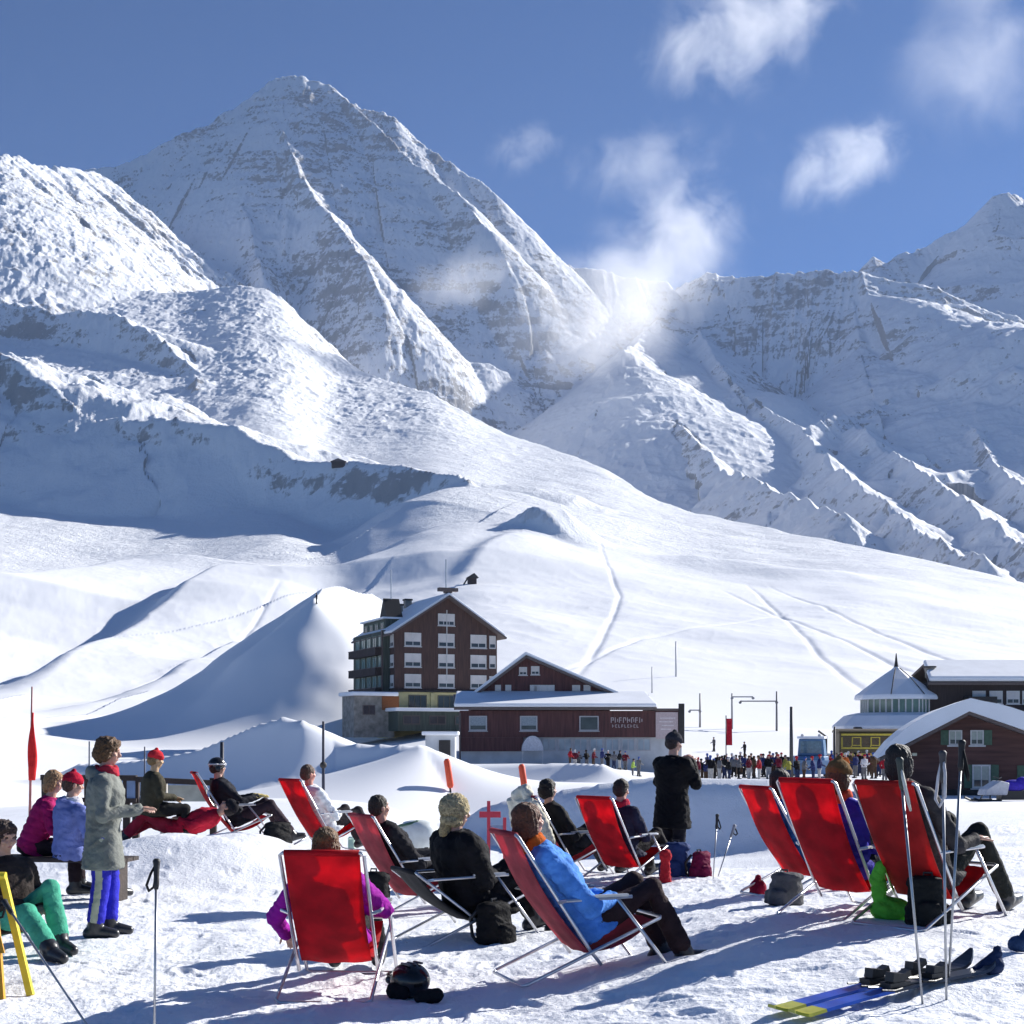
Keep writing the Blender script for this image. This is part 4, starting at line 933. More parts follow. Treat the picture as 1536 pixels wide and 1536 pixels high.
# a pair of skis lying on the snow
def ski(label, px0, d0, px1, d1, L, off):
    a = gp(px0, d0, .03); b = gp(px1, d1, .03); u = (b-a); u.z = u.z; u.normalize(); sd = V(u.y, -u.x, 0).normalized()
    r = empty('ski', a+sd*off, 0, label, 'ski', 'pair of blue skis lying on the snow')
    def blade(t0, t1, mat, name, dz=0):
        n = 24; rings = []
        for i in range(n+1):
            s = t0+(t1-t0)*i/n; q = s/L; wd = .052+.012*abs(2*q-1)**2
            if q < .04: wd *= max(.45, (q/.04)**.5)
            if q > .95: wd *= max(.25, ((1-q)/.05)**.5)
            z = .005+.018*math.sin(math.pi*q) + (.09*((q-.9)/.1)**2 if q > .9 else 0) + (.03*((.06-q)/.06)**2 if q < .06 else 0) + dz
            th = .008
            c = u*s + V(0, 0, z)
            rings.append([c-sd*wd+V(0,0,-th), c+sd*wd+V(0,0,-th), c+sd*(wd-.006)+V(0,0,th), c-sd*(wd-.006)+V(0,0,th)])
        m = MB(); m.loft(rings); return m.build(name, mat, r)
    blade(0, .20, plain('ski_yellow', (.42,.42,.04), .3, 0, .2), 'tail_panel')
    blade(.201, .72, plain('ski_blue', (.02,.09,.48), .28, 0, .3, 0, 6), 'top_sheet')
    blade(.721, L, plain('ski_dark', (.03,.035,.05), .3, 0, .3, 0, 6), 'front_sheet')
    m = MB(); m.box(u*.10+V(0,0,.0335), (.004, .004, .001))
    for t, ln, h, nm in ((.78, .16, .075, 'heel_binding'), (1.10, .13, .06, 'toe_binding')):
        m = MB(); c = u*t; ang = math.atan2(u.y, u.x)
        m.box(c+V(0,0,.045), (ln, .075, .03), ang); m.box(c+V(0,0,.045+h*.5), (ln*.6, .062, h*.7), ang, 0, .15); m.box(c+u*ln*.45+V(0,0,.05+h*.55), (.05, .05, .035), ang, 0, -.4)
        m.tube([c-sd*.05+V(0,0,.03), c-sd*.06-u*.07+V(0,0,.03), c-sd*.05-u*.16+V(0,0,.045)], .006, 6); m.tube([c+sd*.05+V(0,0,.03), c+sd*.06-u*.07+V(0,0,.03), c+sd*.05-u*.16+V(0,0,.045)], .006, 6)
        m.build(nm, M_BLACK, r)
    m = MB(); m.box(u*.93+V(0,0,.037), (.36, .055, .012), math.atan2(u.y, u.x)); m.build('binding_plate', plain('binding_grey', (.10,.10,.11), .4, .3), r)
    return r
ski('blue ski with a yellow tail lying nearest to the camera at the lower right', 1172, 6.98, 1424, 7.68, 1.62, .075)
ski('blue ski with a yellow tail lying behind its twin at the lower right', 1172, 6.98, 1424, 7.68, 1.60, -.075)
# black ski helmet with goggles
def at(name, px, d, dz, label, cat, rz=0, group=None): return empty(name, spot(px, d, dz), rz, label, cat, group)
r = at('ski_helmet', 615, 8.75, -.01, 'black ski helmet with goggles lying on the snow beside the nearest red chair', 'helmet', .7)
mb = MB(); mb.ell((0, 0, .11), (.125, .15, .115), 24, 16); mb.ell((.0, .13, .135), (.10, .06, .02), 16, 8)
for sx in (-1, 1): mb.ell((sx*.105, .03, .055), (.022, .06, .055), 12, 8)
me = evaluate_remesh(mb, .008, 3); link_mesh('shell', me, plain('helmet_shell', (.012,.012,.014), .22, 0, .2), r)
mb = MB(); mb.ell((.0, .145, .10), (.095, .035, .045), 18, 10); mb.build('goggles', plain('goggle_lens', (.05,.055,.07), .12, .2, .05), r, smooth=True)
mb = MB(); mb.tube([(-.11, .02, .04), (-.10, .10, .012), (0, .16, .008), (.12, .12, .01), (.11, .02, .04)], .008, 6); mb.build('chin_strap', M_BLACK, r)
mb = MB()
for k in range(3): mb.box((-.05+k*.05, -.02, .222), (.016, .09, .012))
mb.build('vent', plain('vent_grey', (.09,.09,.10), .5), r)
mb = MB(); limb(mb, [V(-.10, -.05, .04), V(-.16, .0, .05), V(-.15, .08, .04)], [.045, .055, .04]); limb(mb, [V(.02, -.17, .04), V(.12, -.14, .045)], [.04, .05])
me = evaluate_remesh(mb, .008, 2); wrinkle(me, .008, .04, 5)
o = link_mesh('glove', me, cloth((.014,.014,.016)), None); o.location = spot(628, 8.68, -.005); tag(o, 'pair of black gloves bunched beside the black helmet', 'gloves')
# bags, hats and gloves dropped around the chairs
def lump(name, px, d, pieces, rgb, label, cat, wr=.014, sc=.06, rz=0, dz=0, rough=.75, group=None):
    mb = MB()
    for p in pieces:
        if not isinstance(p[0][0], tuple): mb.ell(p[0], p[1], 16, 12)
        else: limb(mb, [Vector(q) for q in p[0]], p[1])
    me = evaluate_remesh(mb, .010, 3); wrinkle(me, wr, sc, int(px) % 91)
    o = link_mesh(name, me, cloth(rgb, rough), None); o.location = spot(px, d, dz); o.rotation_euler = (0, 0, rz)
    return tag(o, label, cat, group)
def rucksack(px, d, size, rgb, label, cat, rz=0):
    w_, h_, t_ = size; r = empty('rucksack', spot(px, d, -.01), rz, label, cat); m_ = cloth(rgb); q = random.Random(int(px))
    I3 = Matrix.Identity(3); mb = MB(); lean = q.uniform(-.05, .05)
    mb.loft([ering(V(lean*z/h_, 0, z), I3, w_/2*k, t_/2*k, 24, 3.6) for z, k in ((0, .86), (.03*h_, .97), (.3*h_, 1.05), (.6*h_, 1.0), (.85*h_, .86), (.95*h_, .62))])
    mb.loft([ering(V(lean, .01, z), I3, w_/2*k, t_/2*k, 24, 3.2) for z, k in ((.80*h_, .9), (.86*h_, 1.0), (.97*h_, .92), (1.02*h_, .6))])
    mb.loft([ering(V(0, -t_/2-.01, z), I3, w_*.34*k, t_*.28*k, 20, 3.2) for z, k in ((.06*h_, .85), (.12*h_, 1), (.45*h_, .95), (.52*h_, .6))])
    for sx in (-1, 1): mb.loft([ering(V(sx*w_/2, 0, z), I3, w_*.13*k, t_*.3*k, 16, 3) for z, k in ((.05*h_, .8), (.1*h_, 1), (.4*h_, .9), (.46*h_, .5))])
    me = evaluate_remesh(mb, .010, 2); wrinkle(me, .012, .07, int(px) % 83); link_mesh('pack', me, m_, r)
    mb = MB(); mb.tube([(-.03, .0, h_*1.0), (-.03, .01, h_*1.09), (.03, .01, h_*1.09), (.03, .0, h_*1.0)], .009, 6); mb.build('carry_loop', M_BLACK, r)
    for sx in (-1, 1): mb = MB(); mb.tube([(sx*w_*.25, t_*.42, h_*.9), (sx*w_*.32, t_*.85, h_*.6), (sx*w_*.36, t_*.7, h_*.2), (sx*w_*.4, t_*.4, h_*.06)], .016, 6); mb.build('shoulder_strap', M_BLACK, r, smooth=True)
    return r
rucksack(1392, 9.75, (0.26, 0.36, 0.17), (.016,.017,.017), 'black rucksack standing under the rightmost deck chair', 'bag', -0.20)
lump('green_jacket', 1336, 10.1, [((0, 0, .08), (.16, .12, .09)), ((-.08, .02, .22), (.06, .05, .12)), (((-.1, .03, .30), (-.07, .02, .40)), (.055, .045)), (((.05, -.05, .10), (.16, -.12, .05)), (.05, .04))], (.13,.50,.05), 'bright green jacket stuffed under the chair between the two right chairs', 'jacket')
rucksack(1176, 11.6, (0.27, 0.28, 0.2), (.10,.10,.105), 'grey rucksack on the snow under the left of the three right chairs', 'bag', -0.60)
lump('beanie', 1137, 13.2, [((0, 0, .07), (.085, .085, .085)), ((0, 0, .17), (.03, .03, .03)), ((0, 0, .02), (.09, .09, .025))], (.30,.012,.04), 'dark red bobble hat lying on the snow left of the three right chairs', 'hat', .006, .03)
rucksack(1014, 15.9, (0.33, 0.42, 0.22), (.03,.055,.16), 'navy blue rucksack at the feet of the man in the long black coat', 'bag', -0.40)
rucksack(1049, 15.7, (0.22, 0.32, 0.18), (.16,.012,.05), 'dark red rucksack leaning right of the navy one by the man in black', 'bag', 0.77)
lump('jacket', 998, 15.2, [((0, 0, .32), (.07, .06, .08)), (((.0, 0, .25), (0, 0, .02)), (.05, .07))], (.40,.02,.03), 'red jacket sleeve bundled on the snow left of the navy rucksack', 'jacket')
lump('glove', 1488, 7.75, [((0, 0, .06), (.07, .045, .05)), (((.02, .0, .08), (.04, .02, .15)), (.04, .03)), (((-.05, .0, .05), (-.11, -.04, .04)), (.022, .018))], (.02,.035,.09), 'dark blue glove lying on the snow right of the skis', 'gloves')
lump('bundle', 1530, 8.5, [((0, 0, .05), (.08, .05, .05)), (((.03, .0, .07), (.06, .02, .13)), (.04, .03))], (.03,.06,.14), 'small blue bundle at the right edge above the dark blue glove', 'bundle')
rucksack(415, 17.6, (0.36, 0.3, 0.24), (.02,.02,.021), 'black bag on the snow under the legs of the man with the black helmet', 'bag', 0.83)
rucksack(742, 10.9, (0.28, 0.34, 0.22), (.012,.012,.013), 'big black bag at the feet of the sitter with the beige hat', 'bag', 0.87)
rucksack(640, 21.2, (0.6, 0.22, 0.34), (.03,.03,.034), 'low dark bundle beneath the white drum', 'bag', 0.33)
rucksack(560, 13.2, (0.28, 0.44, 0.2), (.014,.014,.016), 'black bag standing behind the faded chair near the centre left', 'bag', -0.33)
# white drum on a stand
r = at('white_drum', 628, 22.0, 0, 'rounded white drum with a dark grey lid rim behind the beige fur hat', 'drum')
mb = MB(); rings = [ering(V(0, 0, z), Matrix.Identity(3), rx, rx*.9, 24, 2.0) for z, rx in ((.22, .25), (.27, .31), (.45, .335), (.62, .32), (.72, .25), (.75, .12))]
mb.loft(rings); mb.build('drum', plain('white_plastic', (.70,.74,.72), .4, 0, .1), r, smooth=True)
mb = MB(); [mb.tube([(x, y, 0), (x*.8, y*.8, .24)], .02, 6) for x in (-.2, .2) for y in (-.18, .18)]; mb.build('stand', M_BLACK, r)
mb = MB(); mb.tube([(-.16+.16*math.cos(a), -.12+.1*math.sin(a), .70+.04*math.cos(a)) for a in [2*math.pi*i/14 for i in range(15)]], .022, 6); mb.build('handle', plain('handle_green', (.05,.12,.08), .5), r)
# red little frame and pale post
r = at('red_frame', 735, 20.0, 0, 'small red painted metal frame behind the beige hat', 'frame')
RED = plain('red_paint', (.42,.02,.05), .4, 0, .15)
mb = MB(); mb.box((0, 0, .735), (.32, .05, .09)); mb.build('crossbar', RED, r)
for x in (-.02, .22): mb = MB(); mb.box((x, 0, .345), (.05, .045, .69)); mb.build('post', RED, r)
mb = MB(); mb.box((-.02, 0, .86), (.05, .045, .158)); mb.build('post', RED, r)
mb = MB(); mb.box((.1, .03, .42), (.20, .012, .30)); mb.build('panel', plain('blue_panel', (.18,.26,.42), .5), r)
r = at('marker_post', 528, 25.0, -.2, 'pale green plastic post standing on the snow left of the white drum', 'post')
mb = MB(); mb.tube([(0, 0, 0), (0, 0, .62)], .075, 10); mb.build('post', plain('pale_green', (.42,.58,.47), .5, 0, .15), r, smooth=True)
mb = MB(); mb.tube([(0, 0, .62), (0, 0, .66)], [.085, .06], 10); mb.build('cap', plain('pale_green2', (.50,.66,.55), .5), r, smooth=True)
# orange snow stakes
for px, d, pt, pb, lb in ((673, 39.0, 1138, 1182, 'fat orange snow stake standing left of the brown hall, behind the beige hat'), (785, 38.5, 1146, 1190, 'fat orange snow stake in front of the brown hall, above the cream fleece')):
    d = ground_at(px+3, pb+7, 25) or d; top = P(px-3, pt, d); b = P(px+3, pb, d); gz = zat(b.x, b.y)
    r = empty('snow_stake', (b.x, b.y, gz-.05), 0, lb, 'stake', 'orange snow stakes')
    t = top-V(b.x, b.y, gz-.05); u = t.normalized()
    mb = MB(); mb.tube([V(0, 0, 0), t*.5], .03*d/39, 8); mb.build('pole', M_BLACK, r)
    mb = MB(); lo = b-V(b.x, b.y, gz-.05); mb.tube([lo, lo+(t-lo)*.08, lo+(t-lo)*.92, t], [.06*d/39, .10*d/39, .10*d/39, .05*d/39], 12); mb.build('sleeve', plain('orange_foam', (.80,.09,.03), .6, 0, .12), r, smooth=True)
# red flag pole at the left
b = gp(44, 23.5, -.1); r = empty('flag_pole', b, 0, 'thin pole with a furled red flag at the left edge', 'flag pole')
t = P(48, 1030, 23.5)-b
mb = MB(); mb.tube([V(0, 0, 0), t], [.03, .014], 8); mb.build('pole', plain('pole_red', (.30,.10,.10), .5, 0, .2), r, smooth=True)
mb = MB(); n = 14
rings = []
for i in range(n+1):
    q = i/n; c = t*(.42+.42*q); w_ = (.035+.055*math.sin(math.pi*min(1, q*1.0+.12)))*(1-.45*q); rings.append([c+V((w_*(1+.25*math.sin(3*a+5*q)))*math.cos(a)+.02, .7*w_*math.sin(a), 0) for a in [2*math.pi*k/12 for k in range(12)]])
mb.loft(rings); mb.build('flag', cloth((.62,.03,.03), .8), r, smooth=True)
# dark railing behind the people at the left
D0 = 21.0
r = empty('railing', (0, 0, 0), 0, 'long dark wooden railing with posts behind the people at the left', 'railing')
def beam(name, pa, pb, w_, h_, d0=D0, d1=D0):
    a, b = P(pa[0], pa[1], d0), P(pb[0], pb[1], d1); m = MB(); c = (a+b)/2; v = b-a
    m.box(c, (v.length, w_, h_), math.atan2(v.y, v.x), 0, -math.asin(v.z/v.length)); return m.build(name, WOODD, r)
beam('rail', (62, 1166), (205, 1167), .10, .085); beam('rail', (205, 1169), (330, 1175), .10, .085)
beam('rail', (70, 1199), (205, 1201), .06, .07)
for px in (68, 132, 190, 204, 246, 320):
    a = P(px, 1167, D0+.06); gz = zat(a.x, a.y); mb = MB(); mb.box((a.x, a.y, (gz-.1+a.z)/2), (.10, .08, a.z-gz+.1)); mb.build('post', WOODD if px != 246 else plain('grey_post', (.40,.38,.35), .7, 0, .2), r)
mb = MB(); c = P(197, 1184, D0+.02); mb.box(c, (.13, .05, .30)); mb.build('panel', plain('blue_panel', (.18,.26,.42), .5), r)
mb = MB(); a = P(275, 1190, D0+.3); mb.box(a, (.75, .04, .26)); mb.build('wind_board', plain('grey_board', (.36,.38,.35), .7, 0, .15), r)
# yellow folding A-board at the left edge
r = empty('a_board', (0, 0, 0), 0, 'yellow folding stand cut off by the left edge of the picture', 'sign stand')
YE = plain('yellow_paint', (.72,.56,.03), .4, 0, .12); OR = plain('orange_paint', (.62,.30,.02), .45, 0, .15)
tp = P(2, 1318, 8.95); f1 = gp(46, 8.75, 0); f0 = gp(-16, 8.6, 0)
mb = MB(); mb.tube([tp+V(0, .02, .02), f1], [.030, .030], 4); mb.build('leg', YE, r)
mb = MB(); mb.tube([tp+V(-.45, .02, .02), f1+V(-.45, 0, 0)], [.030, .030], 4); mb.build('leg', YE, r)
mb = MB(); mb.tube([tp+V(-.05, -.02, .0), f0+V(.08, 0, 0)], [.028, .028], 4); mb.build('leg', OR, r)
mb = MB(); mb.tube([tp+V(-.5, -.02, .0), f0+V(-.37, 0, 0)], [.028, .028], 4); mb.build('leg', OR, r)
mb = MB(); mb.tube([tp+V(-.5, 0, .02), tp+V(.03, 0, .02)], .026, 8); mb.build('hinge_bar', YE, r)
q0, q1 = tp+V(-.27, -.045, -.03), f0.lerp(tp, .38)+V(-.12, -.03, 0); mb = MB(); mb.add([q0+V(-.2,0,0), q0+V(.2,0,0), q1+V(.2,0,0), q1+V(-.2,0,0), q0+V(-.2,.012,0), q0+V(.2,.012,0), q1+V(.2,.012,0), q1+V(-.2,.012,0)], [(0,1,2,3),(7,6,5,4),(0,4,5,1),(1,5,6,2),(2,6,7,3),(3,7,4,0)]); mb.build('panel', OR, r)
# ------------------------------------------------------------------ buildings
def wood_wall(name, rgb, vert=True, sc=6.0):
    m, nt, b = new_mat(name); L = nt.links.new
    tc = N(nt, 'ShaderNodeTexCoord')
    mp = N(nt, 'ShaderNodeMapping'); mp.inputs['Scale'].default_value = (sc, sc, .5) if vert else (.5, .5, sc); L(tc.outputs['Object'], mp.inputs['Vector'])
    nz = N(nt, 'ShaderNodeTexNoise', i_Scale=1.0, i_Detail=5.0); L(mp.outputs[0], nz.inputs['Vector'])
    mr = N(nt, 'ShaderNodeMapRange', i_From_Min=.3, i_From_Max=.7, i_To_Min=.65, i_To_Max=1.35); L(nz.outputs['Fac'], mr.inputs['Value'])
    s = N(nt, 'ShaderNodeVectorMath', operation='SCALE'); s.inputs[0].default_value = rgb; L(mr.outputs[0], s.inputs['Scale']); L(s.outputs[0], b.inputs['Base Color'])
    b.inputs['Roughness'].default_value = .8
    bp = N(nt, 'ShaderNodeBump', i_Strength=.5, i_Distance=.03); L(nz.outputs['Fac'], bp.inputs['Height']); L(bp.outputs[0], b.inputs['Normal'])
    return m
ROOFSNOW = simple_mat('roof_snow', (.84,.86,.90), .65, 0, .05, .6, .4, 1.5)
BROWN = wood_wall('brown_boards', (.075,.040,.033)); DBROWN = wood_wall('dark_boards', (.035,.022,.02)); REDBR = wood_wall('red_brown_boards', (.090,.034,.033)); CABW = wood_wall('cabin_boards', (.095,.042,.036), False)
GREENB = wood_wall('green_grey_boards', (.06,.075,.06)); STONE = simple_mat('stone', (.26,.24,.21), .85, 0, .35, 1.6, .8, 5); CREAM = simple_mat('cream_render', (.62,.55,.28), .85, 0, .18, 1.0, .2, 6)
GREYW = simple_mat('grey_render', (.50,.52,.54), .85, 0, .15, .8, .2, 6); WHITEF = plain('white_paint', (.62,.61,.60), .6, 0, .12); GLASS = plain('window_glass', (.05,.06,.07), .08, 0, .3, 0, .7); GLASSG = plain('green_glass', (.12,.20,.17), .10, 0, .4, 0, .5)
BLIND = simple_mat('window_blind', (.62,.59,.57), .7, 0, .12, .7); SHUT = plain('green_shutter', (.06,.12,.075), .6, 0, .2); DARKT = plain('dark_trim', (.025,.022,.022), .7, 0, .2); FASC = plain('fascia_boards', (.11,.085,.08), .7, 0, .2)
def roof_slab(mb, a, b, c, d, th):
    """a slab with four top corners"""
    n = ((Vector(b)-Vector(a)).cross(Vector(d)-Vector(a))).normalized()
    if n.z < 0: n = -n
    p = [Vector(q) for q in (a, b, c, d)]; mb.add([q for q in p]+[q-n*th for q in p], [(0,1,2,3),(7,6,5,4),(0,4,5,1),(1,5,6,2),(2,6,7,3),(3,7,4,0)])
def soft(o, w=.12, seg=3):
    m = o.modifiers.new('b', 'BEVEL'); m.width = w; m.segments = seg; m.limit_method = 'ANGLE'
    return o
def window(parent, c, w_, h_, ax, out, kind='blind', sill=True, frame=WHITEF, glass=None, mull=1, name='window'):
    """c centre on the wall, ax the direction along the wall, out the wall normal"""
    c = Vector(c); ax = Vector(ax).normalized(); out = Vector(out).normalized(); up = V(0, 0, 1)
    def bar(m, cc, sx, sz, t0, t1):
        cc = Vector(cc); p = [cc+ax*(sx/2*i)+up*(sz/2*j) for i, j in ((-1,-1),(1,-1),(1,1),(-1,1))]
        m.add([q+out*t1 for q in p]+[q+out*t0 for q in p], [(0,1,2,3),(7,6,5,4),(0,4,5,1),(1,5,6,2),(2,6,7,3),(3,7,4,0)])
    m = MB(); f = .09*min(w_, 1.2)
    bar(m, c+ax*(w_/2-f/2), f, h_, .0, .07); bar(m, c-ax*(w_/2-f/2), f, h_, .0, .07); bar(m, c+up*(h_/2-f/2), w_-2*f, f, .0, .07); bar(m, c-up*(h_/2-f/2), w_-2*f, f, .0, .07)
    for k in range(mull): bar(m, c+ax*((k+1)/(mull+1)-.5)*w_, f*.7, h_-2*f, .0, .06)
    fr = m.build(name, frame, parent)
    m = MB(); bar(m, c, w_-2*f, h_-2*f, .0, .03); m.build('pane', glass or (BLIND if kind == 'blind' else GLASS), fr)
    if kind == 'blind':
        m = MB(); bar(m, c-up*h_*.28, w_-2.6*f, h_*.26, .031, .045); m.build('lower_pane', GLASS, fr)
    if sill:
        m = MB(); bar(m, c-up*(h_/2+.05), w_+.16, .08, .0, .16); m.build('sill', frame, fr)
    return fr

# ---- tall gabled hotel (local: x along the front, y into the depth, origin at the near-left ground corner of the front)
def hotel():
    d0 = 170.0; a = P(592, 1072, d0); yaw = R(24)
    r = empty('hotel', a, yaw, 'tall dark brown gabled hotel with rows of pale windows on a snowy rise', 'hotel')
    W, Dp, He, Ha = 14.2, 15.0, 10.6, 15.2; gz = 2.9     # wood starts above the cream ground floor
    X, Y = V(1, 0, 0), V(0, 1, 0)
    mb = MB(); mb.prism([(0, gz), (W, gz), (W, He), (W/2, Ha), (0, He)], 0, Dp); mb.build('wall', BROWN, r)
    mb = MB(); mb.box((W/2, Dp/2, gz/2-1.5), (W+.5, Dp+.5, gz+3)); mb.build('ground_floor', CREAM, r)
    mb = MB(); mb.box((W/2, -.27, gz+.12), (W+.7, .5, .24)); mb.build('cornice', DARKT, r)
    # roof
    ov = 1.0; k = (Ha-He)/(W/2)
    for sx, nm in ((-1, 'roof'), (1, 'roof')):
        mb = MB(); e = W/2+sx*(W/2+ov); ze = He-k*ov+.25
        roof_slab(mb, (W/2, -1.1, Ha+.25), (W/2, Dp+.6, Ha+.25), (e, Dp+.6, ze), (e, -1.1, ze), .22); ro = mb.build(nm, FASC, r)
        mb = MB(); roof_slab(mb, (W/2-sx*.0, -.95, Ha+.62), (W/2, Dp+.5, Ha+.62), (e-sx*.1, Dp+.5, ze+.42), (e-sx*.1, -.95, ze+.42), .36); soft(mb.build('roof_snow', ROOFSNOW, ro), .12)
    # front windows
    cols_ = (2.45, W/2-.05, 11.55)
    for zc in (4.35, 7.0, 9.65):
        for xc in cols_: window(r, (xc, 0, zc), 2.25, 1.75, X, -Y, 'blind', True, WHITEF, None, 1)
    window(r, (W/2-.05, 0, 12.35), 2.3, 1.55, X, -Y, 'blind', True, WHITEF, None, 2)
    mb = MB(); mb.box((W/2, -.09, 9.1), (.10, .06, 9.0)); mb.build('flag_mast', WHITEF, r)
    for xc in (3.0, W/2-.1, 11.6): window(r, (xc, -.25, 1.45), 2.5, 2.2, X, -Y, 'glass', False, plain('frame_dark', (.16,.14,.09), .6), None, 2)
    for xc in (.6, 5.0, 9.3, 13.6):
        mb = MB(); mb.box((xc, -.37, 1.3), (.5, .22, 3.0)); mb.build('pilaster', CREAM, r)
    # right corner balconies and left side wall with glazed balconies
    for zc in (4.3, 7.0, 9.6):
        window(r, (W-.65, 0, zc), .9, 1.7, X, -Y, 'blind', False, WHITEF, None, 0)
    mb = MB(); mb.box((-.45, Dp*.55, 6.9), (.9, Dp*.86, 7.8)); mb.build('balcony_block', GREENB, r)
    for zc in (4.1, 6.7, 9.3):
        mb = MB(); mb.box((-1.2, Dp*.52, zc-1.12), (1.5, Dp*.78, .95)); bl = mb.build('balcony', DBROWN, r)
        mb = MB(); mb.box((-1.2, Dp*.52, zc-.61), (1.54, Dp*.80, .08)); mb.build('handrail', FASC, bl)
        for q in range(5): window(r, (-.9, Dp*(.20+.16*q), zc+.25), 1.7, 1.5, Y, -X, 'glass', False, plain('frame_green', (.20,.24,.19), .6), GLASSG, 1)
        window(r, (0, 1.0, zc+.2), 1.3, 1.6, Y, -X, 'blind', True, WHITEF, None, 1)
    mb = MB(); mb.box((-.55, Dp*.14, 6.8), (1.1, .3, 8.2)); mb.build('corner_post', FASC, r)
    # dormer storey on the left roof slope
    mb = MB(); mb.box((1.5, 9.0, 11.6), (2.6, 9.5, 2.0)); dm = mb.build('dormer', GREENB, r)
    mb = MB(); mb.box((1.4, 9.0, 12.72), (3.2, 10.0, .22)); mb.build('dormer_snow', ROOFSNOW, dm)
    for q in range(4): window(dm, (.2, 5.6+q*2.3, 11.6), 1.4, 1.2, Y, -X, 'glass', False, plain('frame_green', (.20,.24,.19), .6), GLASS, 1)
    mb = MB(); mb.prism([(4.2, 12.7), (7.4, 12.7), (5.8, 15.4)], .4, 2.6, 'x'); mb.build('gablet', DARKT, r)
    mb = MB(); mb.tube([(1.5, 5.8, 15.3), (1.5, 5.8, 19.2)], .07, 6); mb.build('mast', M_ALU, r)
    for x, y, z in ((4.2, 10.5, 14.0), (6.0, 12.0, 14.9), (11.2, 5.5, 13.6), (13.0, 4.5, 12.0)):
        mb = MB(); mb.box((x, y, z), (.9, .9, 2.0)); c = mb.build('chimney', STONE, r)
        mb = MB(); mb.box((x, y, z+1.1), (1.1, 1.1, .22)); mb.build('chimney_cap', DARKT, c)
    mb = MB(); mb.box((W/2, -.4, Ha+1.0), (2.6, .8, .45)); mb.box((W/2, -.4, Ha+.75), (1.0, .6, .4)); mb.build('ridge_box', FASC, r)
    mb = MB(); mb.tube([(W/2, .2, Ha), (W/2, .2, Ha+5.0)], .08, 6); mb.build('mast', M_ALU, r)
    # terrace and low annexes in front
    mb = MB(); mb.box((4.6, -4.2, -.9), (13.5, 6.5, 2.4)); tr = mb.build('terrace_wing', GREENB, r)
    mb = MB(); mb.box((4.6, -4.3, .52), (14.4, 7.3, .42)); soft(mb.build('terrace_snow', ROOFSNOW, tr), .12)
    for q in range(4): window(tr, (-.4+q*3.4, -7.45, -.75), 2.2, 1.1, X, -Y, 'glass', False, FASC, GLASS, 1)
    mb = MB(); mb.box((-4.0, -1.4, -.3), (5.2, 5.0, 5.2)); an = mb.build('annex', STONE, r)
    mb = MB(); mb.box((-4.0, -1.5, 2.5), (6.0, 6.0, .5)); soft(mb.build('annex_snow', ROOFSNOW, an), .15)
    mb = MB(); mb.box((-1.9, -3.96, 1.35), (2.2, .1, 1.7)); mb.build('awning', plain('rust_awning', (.20,.065,.015), .7, 0, .2), an)
    window(an, (-4.7, -3.9, .5), 1.6, 1.2, X, -Y, 'glass', False, FASC)
    return r
hotel()

